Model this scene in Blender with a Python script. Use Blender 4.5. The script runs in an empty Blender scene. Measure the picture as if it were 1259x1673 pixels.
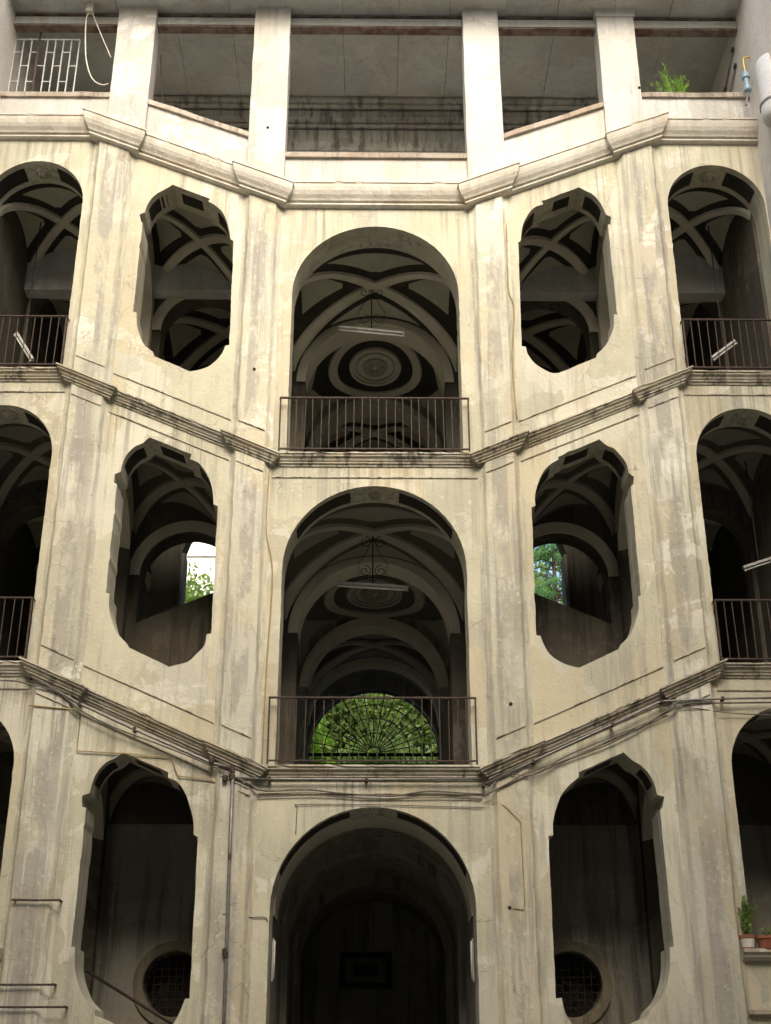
import bpy, math, random
from mathutils import Vector, Matrix
from mathutils.geometry import delaunay_2d_cdt
random.seed(11)
R = math.radians
scene = bpy.context.scene
col = scene.collection

# ------------------------------------------------------------------ camera, sky, sun, exposure
cam = bpy.data.cameras.new('camera'); camo = bpy.data.objects.new('camera', cam); col.objects.link(camo)
cam.sensor_fit = 'VERTICAL'; cam.sensor_height = 36.0; cam.sensor_width = 36.0; cam.lens = 45.47
cam.clip_start = 0.1; cam.clip_end = 600
camo.location = (0, -17.9, 1.6); camo.rotation_euler = (R(90 + 24.9), 0, R(-0.53))
scene.camera = camo
world = bpy.data.worlds.new('World'); scene.world = world; world.use_nodes = True
SUN_EL, SUN_AZ = 38.0, 4.0          # azimuth: degrees to the right of straight behind the camera
nt = world.node_tree; bg = nt.nodes['Background']
sky = nt.nodes.new('ShaderNodeTexSky'); sky.sky_type = 'NISHITA'; sky.sun_disc = False
sky.sun_elevation = R(SUN_EL); sky.sun_rotation = R(180 - SUN_AZ)
sky.air_density = 1.0; sky.dust_density = 6.0; sky.ozone_density = 1.0
nt.links.new(sky.outputs[0], bg.inputs[0]); bg.inputs[1].default_value = 0.15
sl = bpy.data.lights.new('sun', 'SUN'); so = bpy.data.objects.new('sun', sl); col.objects.link(so)
sl.energy = 0.5; sl.angle = R(44); sl.color = (1.0, 0.985, 0.93)
sd = Vector((math.sin(R(SUN_AZ)) * math.cos(R(SUN_EL)), -math.cos(R(SUN_AZ)) * math.cos(R(SUN_EL)), math.sin(R(SUN_EL))))
so.rotation_euler = sd.to_track_quat('Z', 'Y').to_euler(); so.location = (0, -10, 40)
scene.view_settings.view_transform = 'Standard'; scene.view_settings.look = 'None'
scene.view_settings.gamma = 1.0; scene.view_settings.exposure = 1.45
scene.view_settings.use_curve_mapping = False
scene.render.engine = 'CYCLES'
scene.cycles.max_bounces = 5; scene.cycles.diffuse_bounces = 4

# ------------------------------------------------------------------ materials
MATS = {}
class NB:
    def __init__(s, name):
        s.m = bpy.data.materials.new(name); s.m.use_nodes = True; s.t = s.m.node_tree
        s.b = s.t.nodes['Principled BSDF']; s.g = s.t.nodes.new('ShaderNodeNewGeometry')
        s.b.inputs['Specular IOR Level'].default_value = 0.25
        s.b.inputs['Roughness'].default_value = 0.9
        MATS[name] = s.m
    def link(s, a, b): s.t.links.new(a, b)
    def pos(s, scale=(1, 1, 1), off=(0, 0, 0)):
        n = s.t.nodes.new('ShaderNodeMapping'); n.inputs['Scale'].default_value = scale
        n.inputs['Location'].default_value = off
        s.link(s.g.outputs['Position'], n.inputs[0]); return n.outputs[0]
    def noise(s, vec, scale, detail=5, rough=0.6, dist=0.0):
        n = s.t.nodes.new('ShaderNodeTexNoise'); s.link(vec, n.inputs['Vector'])
        n.inputs['Scale'].default_value = scale; n.inputs['Detail'].default_value = detail
        n.inputs['Roughness'].default_value = rough; n.inputs['Distortion'].default_value = dist
        return n.outputs['Fac']
    def voro_edge(s, vec, scale):
        n = s.t.nodes.new('ShaderNodeTexVoronoi'); n.feature = 'DISTANCE_TO_EDGE'
        s.link(vec, n.inputs['Vector']); n.inputs['Scale'].default_value = scale
        return n.outputs['Distance']
    def ramp(s, fac, a, b, inv=False):
        n = s.t.nodes.new('ShaderNodeMapRange'); n.interpolation_type = 'SMOOTHSTEP'
        s.link(fac, n.inputs[0]); n.inputs[1].default_value = a; n.inputs[2].default_value = b
        n.inputs[3].default_value = 1.0 if inv else 0.0; n.inputs[4].default_value = 0.0 if inv else 1.0
        return n.outputs[0]
    def math(s, op, a, b):
        n = s.t.nodes.new('ShaderNodeMath'); n.operation = op; n.use_clamp = False
        for i, v in enumerate((a, b)):
            if isinstance(v, (int, float)): n.inputs[i].default_value = v
            else: s.link(v, n.inputs[i])
        return n.outputs[0]
    def mix(s, fac, a, b):
        n = s.t.nodes.new('ShaderNodeMix'); n.data_type = 'RGBA'
        if isinstance(fac, (int, float)): n.inputs[0].default_value = fac
        else: s.link(fac, n.inputs[0])
        for i, v in ((6, a), (7, b)):
            if isinstance(v, tuple): n.inputs[i].default_value = (*v, 1)
            else: s.link(v, n.inputs[i])
        return n.outputs[2]
    def color(s, c):
        if isinstance(c, tuple): s.b.inputs['Base Color'].default_value = (*c, 1)
        else: s.link(c, s.b.inputs['Base Color'])
    def bump(s, h, strength=0.4, dist=0.02):
        n = s.t.nodes.new('ShaderNodeBump'); n.inputs['Strength'].default_value = strength
        n.inputs['Distance'].default_value = dist; s.link(h, n.inputs['Height'])
        s.link(n.outputs[0], s.b.inputs['Normal'])

def stucco(name, base, pale, grey, streak=0.55, patch=0.5, crack=0.5, seed=0.0, rich=True, strip=0.0, leak=0.0):
    k = NB(name); p = k.pos(off=(seed, seed * 1.7, seed * 0.6))
    big = k.noise(p, 0.7, 4, 0.65)
    c = k.mix(k.ramp(big, 0.35, 0.65), base, tuple(x * 0.84 for x in base))
    fine = k.noise(p, 13.0, 3, 0.7)
    if rich:
        # old repairs: areas of plaster with their own tone
        vo = k.t.nodes.new('ShaderNodeTexVoronoi'); vo.distance = 'CHEBYCHEV'; vo.inputs['Scale'].default_value = 1.0
        va = k.t.nodes.new('ShaderNodeVectorMath'); va.operation = 'MULTIPLY_ADD'; ns = k.t.nodes.new('ShaderNodeTexNoise'); ns.inputs['Scale'].default_value = 2.2; ns.inputs['Detail'].default_value = 4
        k.link(p, ns.inputs['Vector']); k.link(ns.outputs['Color'], va.inputs[0]); va.inputs[1].default_value = (.45, .45, .45)
        k.link(k.pos((1.25, 1.25, 0.8), (seed, 1, seed)), va.inputs[2]); k.link(va.outputs[0], vo.inputs['Vector'])
        sx = k.t.nodes.new('ShaderNodeSeparateColor'); k.link(vo.outputs['Color'], sx.inputs[0])
        c = k.mix(k.math('MULTIPLY', k.ramp(sx.outputs[0], 0.66, 0.68), 0.34), c, pale)
        c = k.mix(k.math('MULTIPLY', k.ramp(sx.outputs[1], 0.70, 0.72), 0.26), c, grey)
        c = k.mix(k.math('MULTIPLY', k.ramp(sx.outputs[2], 0.70, 0.72), 0.35), c, tuple(a * b for a, b in zip(base, (0.93, 0.80, 0.68))))
    pn = k.noise(p, 1.5, 5, 0.74, 0.4)
    where = k.ramp(k.noise(k.pos((1, 1, 1), (seed + 2, 8, seed)), 0.42, 2, 0.5), 0.40, 0.62)
    c = k.mix(k.math('MULTIPLY', k.math('MULTIPLY', k.ramp(pn, 0.54, 0.59), where), patch), c, pale)
    if rich:
        # run-off streaks
        st = k.noise(k.pos((6.5, 6.5, 0.36), (seed, 3.1, seed)), 1.0, 4, 0.7)
        zone = k.ramp(k.noise(k.pos((0.9, 0.9, 0.5), (9 + seed, 2, 1)), 1.0, 2, 0.6), 0.36, 0.56)
        c = k.mix(k.math('MULTIPLY', k.math('MULTIPLY', k.ramp(st, 0.47, 0.62), zone), streak), c, grey)
        if leak:
            # run-off below the belt courses and the cornice
            sp3 = k.t.nodes.new('ShaderNodeSeparateXYZ'); k.link(k.g.outputs['Position'], sp3.inputs[0])
            rk_ = k.math('MULTIPLY', k.math('MINIMUM', k.math('MAXIMUM', k.math('SUBTRACT', k.math('ABSOLUTE', sp3.outputs[0], 0.0), 1.6), 0.0), 3.4), 0.441)
            zz_ = k.math('SUBTRACT', sp3.outputs[2], rk_)
            tot = None
            for z0 in (5.80, 10.69, 15.62):
                d_ = k.math('SUBTRACT', z0, zz_)
                m_ = k.math('MULTIPLY', k.ramp(d_, 1.5, 0.05), k.ramp(d_, -0.03, 0.0))
                tot = m_ if tot is None else k.math('ADD', tot, m_)
            tot = k.math('MULTIPLY', tot, k.ramp(k.noise(k.pos((1.1, 1.1, 0.25), (seed, 5, 5)), 1.0, 2, 0.5), 0.40, 0.62))
            st2 = k.noise(k.pos((11.0, 11.0, 0.22), (seed + 4, 1, 2)), 1.0, 3, 0.65)
            c = k.mix(k.math('MULTIPLY', k.math('MULTIPLY', k.ramp(st2, 0.50, 0.66), tot), leak), c, tuple(x * 0.55 for x in grey))
            c = k.mix(k.math('MULTIPLY', k.math('MULTIPLY', k.ramp(st2, 0.46, 0.36), tot), leak * 0.6), c, pale)
        if strip:
            tc = k.t.nodes.new('ShaderNodeTexCoord'); sp = k.t.nodes.new('ShaderNodeSeparateXYZ'); k.link(tc.outputs['Generated'], sp.inputs[0])
            dx = k.math('ABSOLUTE', k.math('SUBTRACT', k.math('ADD', sp.outputs[0], k.math('MULTIPLY', st, 0.22)), 0.60), 0.0)
            band_ = k.ramp(dx, 0.13, 0.19, True); gap = k.ramp(k.noise(k.pos((1.3, 1.3, 0.55), (seed, 7, 3)), 1.0, 4, 0.7), 0.44, 0.54)
            c = k.mix(k.math('MULTIPLY', k.math('MULTIPLY', band_, gap), strip), c, grey)
    fl = k.ramp(fine, 0.62, 0.67)
    c = k.mix(k.math('MULTIPLY', fl, 0.40), c, pale)
    c = k.mix(k.math('MULTIPLY', k.ramp(fine, 0.36, 0.28), 0.45), c, tuple(x * 0.55 for x in grey))
    h = fine
    if rich and crack:
        wv = k.t.nodes.new('ShaderNodeVectorMath'); wv.operation = 'MULTIPLY_ADD'
        nn = k.t.nodes.new('ShaderNodeTexNoise'); nn.inputs['Scale'].default_value = 3.0; nn.inputs['Detail'].default_value = 3
        k.link(p, nn.inputs['Vector']); k.link(nn.outputs['Color'], wv.inputs[0]); wv.inputs[1].default_value = (.35, .35, .35); k.link(p, wv.inputs[2])
        e = k.voro_edge(wv.outputs[0], 1.2)
        cr = k.math('MULTIPLY', k.ramp(e, 0.002, 0.008, True), k.ramp(big, 0.52, 0.60))
        c = k.mix(k.math('MULTIPLY', cr, crack), c, tuple(x * 0.35 for x in grey))
    k.color(c)
    k.bump(h, 0.5, 0.022)
    return k

stucco('stucco', (0.505, 0.487, 0.362), (0.645, 0.635, 0.54), (0.28, 0.27, 0.222), streak=0.55, leak=0.7)
stucco('stucco_pilaster', (0.505, 0.489, 0.372), (0.65, 0.643, 0.555), (0.26, 0.25, 0.215), streak=0.7, patch=0.75, seed=5.0, strip=0.62, leak=0.7)
stucco('stucco_upper', (0.50, 0.487, 0.44), (0.60, 0.592, 0.56), (0.34, 0.325, 0.285), streak=0.55, patch=0.8, crack=0.2, seed=9.0)
stucco('moulding', (0.408, 0.380, 0.286), (0.570, 0.550, 0.456), (0.095, 0.088, 0.072), streak=0.9, patch=0.6, crack=0.3, seed=14.0)
stucco('cornice_plaster', (0.54, 0.515, 0.43), (0.63, 0.61, 0.55), (0.34, 0.305, 0.24), streak=0.4, patch=0.5, crack=0.2, seed=21.0)
stucco('plaster_inside', (0.551, 0.520, 0.408), (0.608, 0.585, 0.482), (0.304, 0.285, 0.223), streak=0.5, patch=0.5, crack=0.4, seed=27.0, rich=False)
stucco('plaster_panel', (0.380, 0.365, 0.281), (0.427, 0.415, 0.329), (0.257, 0.245, 0.196), streak=0.3, patch=0.4, crack=0.4, seed=31.0, rich=False)
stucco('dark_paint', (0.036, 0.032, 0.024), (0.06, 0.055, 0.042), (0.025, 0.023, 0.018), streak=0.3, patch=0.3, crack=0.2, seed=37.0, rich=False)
stucco('grimy_shaded_wall', (0.266, 0.257, 0.212), (0.361, 0.350, 0.286), (0.104, 0.100, 0.085), streak=0.8, patch=0.6, crack=0.4, seed=41.0, rich=True)  # mottled stains, with the shade of the interior put into the base colour
stucco('old_cornice', (0.437, 0.430, 0.376), (0.522, 0.520, 0.477), (0.114, 0.105, 0.085), streak=0.8, patch=0.95, crack=0.2, seed=71.0)
stucco('dark_hazed', (0.085, 0.078, 0.06), (0.12, 0.11, 0.085), (0.06, 0.055, 0.042), streak=0.3, patch=0.5, crack=0.2, seed=91.0, rich=False)  # dark bands lightened: milky veil of haze painted into the colour
stucco('plaster_hazed', (0.237, 0.230, 0.185), (0.285, 0.275, 0.228), (0.152, 0.145, 0.117), patch=0.5, seed=95.0, rich=False)  # panels toned to low contrast, haze put into their colour
stucco('plaster_hazed_rib', (0.361, 0.345, 0.276), (0.408, 0.395, 0.329), (0.209, 0.200, 0.159), patch=0.5, seed=99.0, rich=False)  # ribs dulled the same way, haze in the paint colour
stucco('shaded_wall', (0.10, 0.09, 0.068), (0.17, 0.15, 0.115), (0.05, 0.046, 0.036), streak=0.8, patch=0.7, crack=0.3, seed=67.0)  # plaster darkened: deep interior shade put into the colour
stucco('coping', (0.34, 0.295, 0.235), (0.50, 0.46, 0.38), (0.14, 0.12, 0.095), streak=0.7, patch=0.5, crack=0.2, seed=81.0)
stucco('plaster_dim', (0.20, 0.175, 0.125), (0.28, 0.25, 0.18), (0.11, 0.10, 0.075), streak=0.8, patch=0.6, crack=0.3, seed=61.0)  # dimmer copy of the inside plaster, shade painted into its tone
stucco('concrete', (0.503, 0.510, 0.477), (0.570, 0.585, 0.562), (0.314, 0.310, 0.281), streak=0.4, patch=0.5, crack=0.3, seed=45.0, rich=True)
stucco('wing_plaster', (0.66, 0.63, 0.56), (0.74, 0.71, 0.64), (0.50, 0.47, 0.41), streak=0.5, patch=0.5, crack=0.3, seed=49.0, rich=False)
stucco('white_house', (0.78, 0.78, 0.76), (0.82, 0.82, 0.8), (0.6, 0.6, 0.58), streak=0.3, patch=0.3, crack=0.1, seed=53.0, rich=False)

def metal(name, a, b, scale=30, rough=0.6, metallic=0.5):
    k = NB(name); p = k.pos()
    k.color(k.mix(k.ramp(k.noise(p, scale, 6, 0.7), 0.4, 0.62), a, b))
    k.b.inputs['Roughness'].default_value = rough; k.b.inputs['Metallic'].default_value = metallic
    k.bump(k.noise(p, scale * 3, 4), 0.3, 0.004)
metal('rust_iron', (0.05, 0.040, 0.033), (0.095, 0.066, 0.05), 25, 0.8, 0.2)
metal('dark_iron', (0.02, 0.018, 0.016), (0.055, 0.042, 0.033), 25, 0.7, 0.3)
metal('rusty_beam', (0.24, 0.19, 0.15), (0.13, 0.07, 0.052), 3.5, 0.85, 0.1)
metal('galvanised', (0.23, 0.225, 0.21), (0.17, 0.16, 0.145), 12, 0.5, 0.5)
metal('grey_cable', (0.10, 0.09, 0.075), (0.16, 0.145, 0.12), 12, 0.8, 0.0)
metal('ochre_cable', (0.34, 0.26, 0.11), (0.28, 0.21, 0.09), 12, 0.7, 0.0)
metal('pale_cable', (0.52, 0.50, 0.42), (0.42, 0.40, 0.33), 12, 0.7, 0.0)
metal('white_metal', (0.42, 0.44, 0.43), (0.33, 0.35, 0.34), 9, 0.5, 0.0)
metal('lamp_housing', (0.42, 0.41, 0.37), (0.34, 0.33, 0.30), 9, 0.5, 0.0)
metal('tube_glass', (0.66, 0.66, 0.62), (0.58, 0.58, 0.54), 5, 0.25, 0.0)
metal('tank_enamel', (0.58, 0.59, 0.58), (0.50, 0.51, 0.50), 6, 0.4, 0.0)
metal('blue_paint', (0.22, 0.33, 0.40), (0.30, 0.38, 0.42), 20, 0.5, 0.1)
metal('brass', (0.62, 0.40, 0.08), (0.5, 0.31, 0.07), 20, 0.4, 0.6)
metal('terracotta', (0.33, 0.125, 0.07), (0.27, 0.10, 0.06), 10, 0.8, 0.0)
metal('white_glaze', (0.70, 0.66, 0.58), (0.60, 0.56, 0.48), 14, 0.5, 0.0)
metal('bark', (0.10, 0.075, 0.05), (0.055, 0.042, 0.03), 12, 0.9, 0.0)
metal('soil', (0.05, 0.036, 0.024), (0.03, 0.022, 0.015), 40, 1.0, 0.0)
metal('garden_earth', (0.07, 0.08, 0.03), (0.10, 0.08, 0.05), 1.5, 1.0, 0.0)
metal('paving', (0.30, 0.285, 0.25), (0.22, 0.21, 0.185), 1.2, 0.85, 0.0)
metal('roof_tile', (0.30, 0.13, 0.08), (0.22, 0.10, 0.065), 3, 0.9, 0.0)
metal('window_glass', (0.03, 0.035, 0.035), (0.05, 0.052, 0.05), 1.0, 0.08, 0.0)
metal('shutter_green', (0.06, 0.09, 0.06), (0.09, 0.12, 0.085), 6, 0.7, 0.0)
metal('marble', (0.16, 0.15, 0.13), (0.11, 0.10, 0.085), 4, 0.6, 0.0)
def leafmat(name, a, b):
    k = NB(name); p = k.pos()
    k.color(k.mix(k.ramp(k.noise(p, 1.6, 5, 0.7), 0.42, 0.58), a, b))
    k.b.inputs['Roughness'].default_value = 0.45
    k.b.inputs['Subsurface Weight'].default_value = 0.0
    tr = k.t.nodes.new('ShaderNodeBsdfTranslucent'); ad = k.t.nodes.new('ShaderNodeMixShader')
    tr.inputs[0].default_value = (a[0] * 1.8, a[1] * 1.8, a[2], 1); ad.inputs[0].default_value = 0.45
    out = k.t.nodes['Material Output']
    k.link(k.b.outputs[0], ad.inputs[1]); k.link(tr.outputs[0], ad.inputs[2]); k.link(ad.outputs[0], out.inputs[0])
leafmat('leaf_fresh', (0.24, 0.40, 0.07), (0.13, 0.25, 0.045))
leafmat('leaf_mid', (0.21, 0.30, 0.11), (0.075, 0.13, 0.04))
leafmat('leaf_conifer', (0.11, 0.24, 0.11), (0.07, 0.16, 0.07))
leafmat('leaf_dark', (0.05, 0.095, 0.03), (0.03, 0.06, 0.02))

# ------------------------------------------------------------------ builders
def world_origin(o):
    v = Vector((0, 0, 0))
    while o is not None:
        v += o.location; o = o.parent
    return v
def tag(o, label=None, cat=None, group=None, kind=None):
    if label: o['label'] = label
    if cat: o['category'] = cat
    if group: o['group'] = group
    if kind: o['kind'] = kind
    return o
def thing(name, loc, label, cat, group=None):
    o = bpy.data.objects.new(name, None); col.objects.link(o); o.location = loc
    o.empty_display_size = 0.2
    return tag(o, label, cat, group)
def link(name, me, parent=None, loc=None):
    o = bpy.data.objects.new(name, me); col.objects.link(o)
    if parent is not None: o.parent = parent
    if loc is not None: o.location = Vector(loc) - (world_origin(parent) if parent is not None else Vector())
    return o
class MB:
    def __init__(s): s.v = []; s.f = []
    def add(s, vs, fs):
        n = len(s.v); s.v += [tuple(a) for a in vs]; s.f += [tuple(i + n for i in f) for f in fs]
    def box(s, x0, x1, y0, y1, z0, z1, shear=0.0, xr=None):
        xr = x0 if xr is None else xr
        vs = []
        for x in (x0, x1):
            for y in (y0, y1):
                for z in (z0, z1): vs.append((x, y, z + shear * (x - xr)))
        s.add(vs, [(0, 1, 3, 2), (4, 6, 7, 5), (0, 4, 5, 1), (2, 3, 7, 6), (0, 2, 6, 4), (1, 5, 7, 3)])
    def tube(s, pts, r, n=6, closed=False):
        pts = [Vector(p) for p in pts]; N = len(pts); rings = []
        up = Vector((0.13, 0.31, 0.94))
        for i, p in enumerate(pts):
            a = pts[(i - 1) % N] if (closed or i > 0) else p
            b = pts[(i + 1) % N] if (closed or i < N - 1) else p
            t = (b - a).normalized()
            u = t.cross(up)
            if u.length < 0.1: u = t.cross(Vector((1, 0.2, 0)))
            u.normalize(); w = t.cross(u).normalized()
            rr = r[i] if isinstance(r, (list, tuple)) else r
            rings.append([p + (u * math.cos(2 * math.pi * k / n) + w * math.sin(2 * math.pi * k / n)) * rr for k in range(n)])
        vs = [q for g in rings for q in g]; fs = []
        for i in range(N if closed else N - 1):
            j = (i + 1) % N
            for k in range(n):
                fs.append((i * n + k, i * n + (k + 1) % n, j * n + (k + 1) % n, j * n + k))
        if not closed:
            fs.append(tuple(range(n - 1, -1, -1))); fs.append(tuple((N - 1) * n + k for k in range(n)))
        s.add(vs, fs)
    def lathe(s, prof, c, n=20, axis='z'):
        vs = []; fs = []
        for (r, h) in prof:
            for k in range(n):
                a = 2 * math.pi * k / n
                if axis == 'z': vs.append((c[0] + r * math.cos(a), c[1] + r * math.sin(a), c[2] + h))
                else: vs.append((c[0] + r * math.cos(a), c[1] + h, c[2] + r * math.sin(a)))
        for i in range(len(prof) - 1):
            for k in range(n):
                fs.append((i * n + k, i * n + (k + 1) % n, (i + 1) * n + (k + 1) % n, (i + 1) * n + k))
        fs.append(tuple(range(n - 1, -1, -1))); fs.append(tuple((len(prof) - 1) * n + k for k in range(n)))
        s.add(vs, fs)
    def grid(s, rows, thick=None, centre=None):
        """surface through rows of points; with thick, a slab raised towards centre, with skirts"""
        rows = [[Vector(p) for p in r] for r in rows]; M = len(rows); N = len(rows[0])
        if thick is None:
            s.add([p for r in rows for p in r], [(i * N + j, i * N + j + 1, (i + 1) * N + j + 1, (i + 1) * N + j) for i in range(M - 1) for j in range(N - 1)])
            return
        top = [[p + (centre(p) - p).normalized() * thick for p in r] for r in rows]
        s.add([p for r in top for p in r], [(i * N + j, i * N + j + 1, (i + 1) * N + j + 1, (i + 1) * N + j) for i in range(M - 1) for j in range(N - 1)])
        def loop(g): return g[0] + [g[i][-1] for i in range(1, M)] + g[-1][-2::-1] + [g[i][0] for i in range(M - 2, 0, -1)]
        a, b = loop(top), loop([[p - (centre(p) - p).normalized() * 0.01 for p in r] for r in rows]); L = len(a)
        s.add(a + b, [(i, (i + 1) % L, L + (i + 1) % L, L + i) for i in range(L)])
    def build(s, name, mat, parent=None, smooth=False, bevel=0.0, recalc=True):
        o0 = world_origin(parent) if parent is not None else Vector()
        me = bpy.data.meshes.new(name); me.from_pydata([(a[0] - o0.x, a[1] - o0.y, a[2] - o0.z) for a in s.v], [], s.f)
        if recalc:
            import bmesh
            bm = bmesh.new(); bm.from_mesh(me); bmesh.ops.recalc_face_normals(bm, faces=bm.faces); bm.to_mesh(me); bm.free()
        me.materials.append(MATS[mat]); me.update()
        if smooth: me.polygons.foreach_set('use_smooth', [True] * len(me.polygons))
        o = link(name, me, parent)
        if bevel:
            b = o.modifiers.new('bevel', 'BEVEL'); b.width = bevel; b.segments = 2; b.limit_method = 'ANGLE'; b.angle_limit = R(40)
        return o

def inside(pt, poly):
    x, y = pt; c = False; j = len(poly) - 1
    for i in range(len(poly)):
        xi, yi = poly[i]; xj, yj = poly[j]
        if (yi > y) != (yj > y) and x < (xj - xi) * (y - yi) / (yj - yi) + xi: c = not c
        j = i
    return c
def pierced_wall(mb, outline, holes, y0, y1):
    loops = [outline] + holes
    vs = []; es = []
    for lp in loops:
        n = len(vs); vs += [Vector(p) for p in lp]; es += [(n + i, n + (i + 1) % len(lp)) for i in range(len(lp))]
    rv, re, rf, ov, oe, of = delaunay_2d_cdt(vs, es, [], 0, 1e-5)
    tris = []
    for f in rf:
        c = sum((rv[i] for i in f), Vector((0, 0))) / len(f)
        if inside(c, outline) and not any(inside(c, h) for h in holes): tris.append(tuple(f))
    n = len(rv)
    V = [(p.x, y0, p.y) for p in rv] + [(p.x, y1, p.y) for p in rv]
    F = tris + [tuple(i + n for i in reversed(f)) for f in tris]
    cnt = {}
    for f in tris:
        for i in range(3):
            e = (f[i], f[(i + 1) % 3]); cnt[tuple(sorted(e))] = cnt.get(tuple(sorted(e)), 0) + 1
    for (a, b), c in cnt.items():
        if c == 1: F.append((a, b, b + n, a + n))
    mb.add(V, F)

def chip(poly, amp, every=0.09, skip=lambda a, b: False):
    """resample an outline and make its edge uneven, as worn plaster is"""
    out = []; N = len(poly)
    ph = random.random() * 100
    for i in range(N):
        a = Vector(poly[i]); b = Vector(poly[(i + 1) % N]); d = b - a; L = d.length
        out.append(tuple(a))
        if skip(a, b): continue
        k = int(L / every)
        if k < 2: continue
        nrm = Vector((-d.y, d.x)).normalized()
        for j in range(1, k):
            t = j / k; q = a + d * t
            w = amp * (0.5 * math.sin(q.x * 9 + q.y * 7 + ph) + random.uniform(-.7, .7))
            if random.random() < 0.02: w += random.choice((-1, 1)) * amp * 2.5
            out.append(tuple(q + nrm * w))
    return out

def arch_poly(cx, half, z0, spring, rise, n=28):
    p = [(cx - half, z0), (cx + half, z0)]
    for i in range(n + 1):
        a = math.pi * i / n
        p.append((cx + half * math.cos(a), spring + rise * math.sin(a)))
    return p

# ------------------------------------------------------------------ measures (metres)
PITCH = 4.95
HALF = 6.72                       # court half width
BELT = [None, 5.98, 10.87]        # top of belt course at the centre, storeys 1 and 2
CORN = 16.05
SL = 0.441
def rake(z0, x, sl=SL):
    x = abs(x); return z0 + sl * min(max(x - 1.6, 0), 3.4)
WT = 0.60                         # front wall thickness
Y1, Y2, Y3, Y4 = 2.85, 3.30, 5.90, 6.30
SPR = [4.06, 8.97, 13.88]         # springing of the centre arches
LANDSPR = [5.98, 10.87, 15.74]
FLIGHT = [(3.52, 16.12), (3.63, 16.03), (3.74, 15.96), (3.84, 15.84), (3.905, 15.69), (3.93, 15.54), (4.02, 15.49), (4.01, 15.34), (3.96, 15.32),
          (3.965, 13.52), (3.925, 13.50), (3.90, 13.28), (3.84, 13.07), (3.74, 12.88), (3.60, 12.74), (3.57, 12.67), (2.96, 12.38),
          (2.84, 12.40), (2.70, 12.46), (2.57, 12.57), (2.48, 12.72), (2.445, 12.87), (2.375, 12.88), (2.405, 14.95), (2.455, 14.97),
          (2.47, 15.14), (2.52, 15.34), (2.61, 15.53), (2.73, 15.68), (2.87, 15.76), (2.855, 15.83)]
def flight_poly(s, side):
    dz = (s - 2) * PITCH - (0.03 if s == 0 else 0)
    return [(side * x, z + dz) for x, z in FLIGHT]
def flight_outline(s, side):
    p = [(x + random.uniform(-.014, .014), z + random.uniform(-.014, .014)) for x, z in flight_poly(s, side)]; out = []
    curves = ((0, 5), (10, 14), (16, 21), (24, 29)); i = 0
    while i < len(p):
        c = next((c for c in curves if c[0] == i), None)
        if c:
            q = [Vector(v) for v in p[c[0]:c[1] + 1]]; n = 5
            for a in range(len(q) - 1):
                p0, p1, p2, p3 = q[max(a - 1, 0)], q[a], q[a + 1], q[min(a + 2, len(q) - 1)]
                for k in range(n):
                    t = k / n
                    out.append(tuple(.5 * ((2 * p1) + (p2 - p0) * t + (2 * p0 - 5 * p1 + 4 * p2 - p3) * t * t + (3 * p1 - p0 - 3 * p2 + p3) * t ** 3)))
            i = c[1]
            if any(c2[0] == i for c2 in curves): continue
            out.append(p[i]); i += 1
        else:
            out.append(p[i]); i += 1
    return out

# ------------------------------------------------------------------ setting: ground, garden terrace
g = MB(); g.box(-150, 150, -150, 250, -0.4, 0.0); tag(g.build('ground', 'paving'), kind='structure')
g = MB(); g.box(-60, 60, 11.5, 90, 0.004, 7.6); tag(g.build('garden_terrace', 'garden_earth'), kind='structure')

# ------------------------------------------------------------------ the staircase building
B = thing('staircase_building', (0, 0, 0), 'cream plaster courtyard facade with raking staircase arches in three storeys', 'building')

# front wall
holes = []
for s in range(3):
    c0 = [-0.1, BELT[1] - 0.02, BELT[2] - 0.02][s]
    h = arch_poly(0, 1.38, c0, SPR[s], 1.36 + (0.02 if s else 0)); holes.append(chip(h, 0.004))
    for side in (-1, 1):
        holes.append(chip(flight_outline(s, side), 0.005))
        zb = [3.52, rake(BELT[1], 9) - 0.02, rake(BELT[2], 9) - 0.02][s]
        holes.append(chip(arch_poly(side * 5.86, 0.84, zb, LANDSPR[s], 0.88), 0.004))
holes = [[(x, max(z, 0.0)) for x, z in h] for h in holes]
top = lambda x: rake(CORN - 0.03, x, 0.425)
outline = [(-6.9, -0.3), (6.9, -0.3), (6.9, top(6.9)), (5.0, top(5.0)), (1.6, top(1.6)), (-1.6, top(1.6)), (-5.0, top(5)), (-6.9, top(6.9))]
w = MB(); pierced_wall(w, outline, holes, 0.0, WT)
FW = w.build('facade_wall', 'stucco', B, bevel=0.014)

# pilasters: front face, hollow chamfered sides
def pilaster(xa, xb, zlow, zhigh):
    m = MB(); ch, dp = 0.11, 0.10
    prof = [(xa, 0.02), (xa, -0.008), (xa + 0.02, -0.012), (xa + ch * 0.55, -0.035), (xa + ch * 0.9, -dp + 0.012), (xa + ch, -dp),
            (xb - ch, -dp), (xb - ch * 0.9, -dp + 0.012), (xb - ch * 0.55, -0.035), (xb - 0.02, -0.012), (xb, -0.008), (xb, 0.02)]
    N = len(prof); K = 26; vs = []; fs = []
    for k in range(K + 1):
        for (x, y) in prof:
            a, b = zlow(x), zhigh(x)
            j = 0.006 * math.sin(k * 2.1 + xa) if 0 < k < K else 0
            vs.append((x + random.uniform(-.004, .004) + j, y + (random.uniform(-.004, .003) if y < -.005 else 0), a + (b - a) * k / K))
    for k in range(K):
        for i in range(N - 1): fs.append((k * N + i, k * N + i + 1, (k + 1) * N + i + 1, (k + 1) * N + i))
    fs.append(tuple(range(N))); fs.append(tuple(K * N + i for i in range(N)))
    m.add(vs, fs); return m.build('pilaster', 'stucco_pilaster', B)
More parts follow.
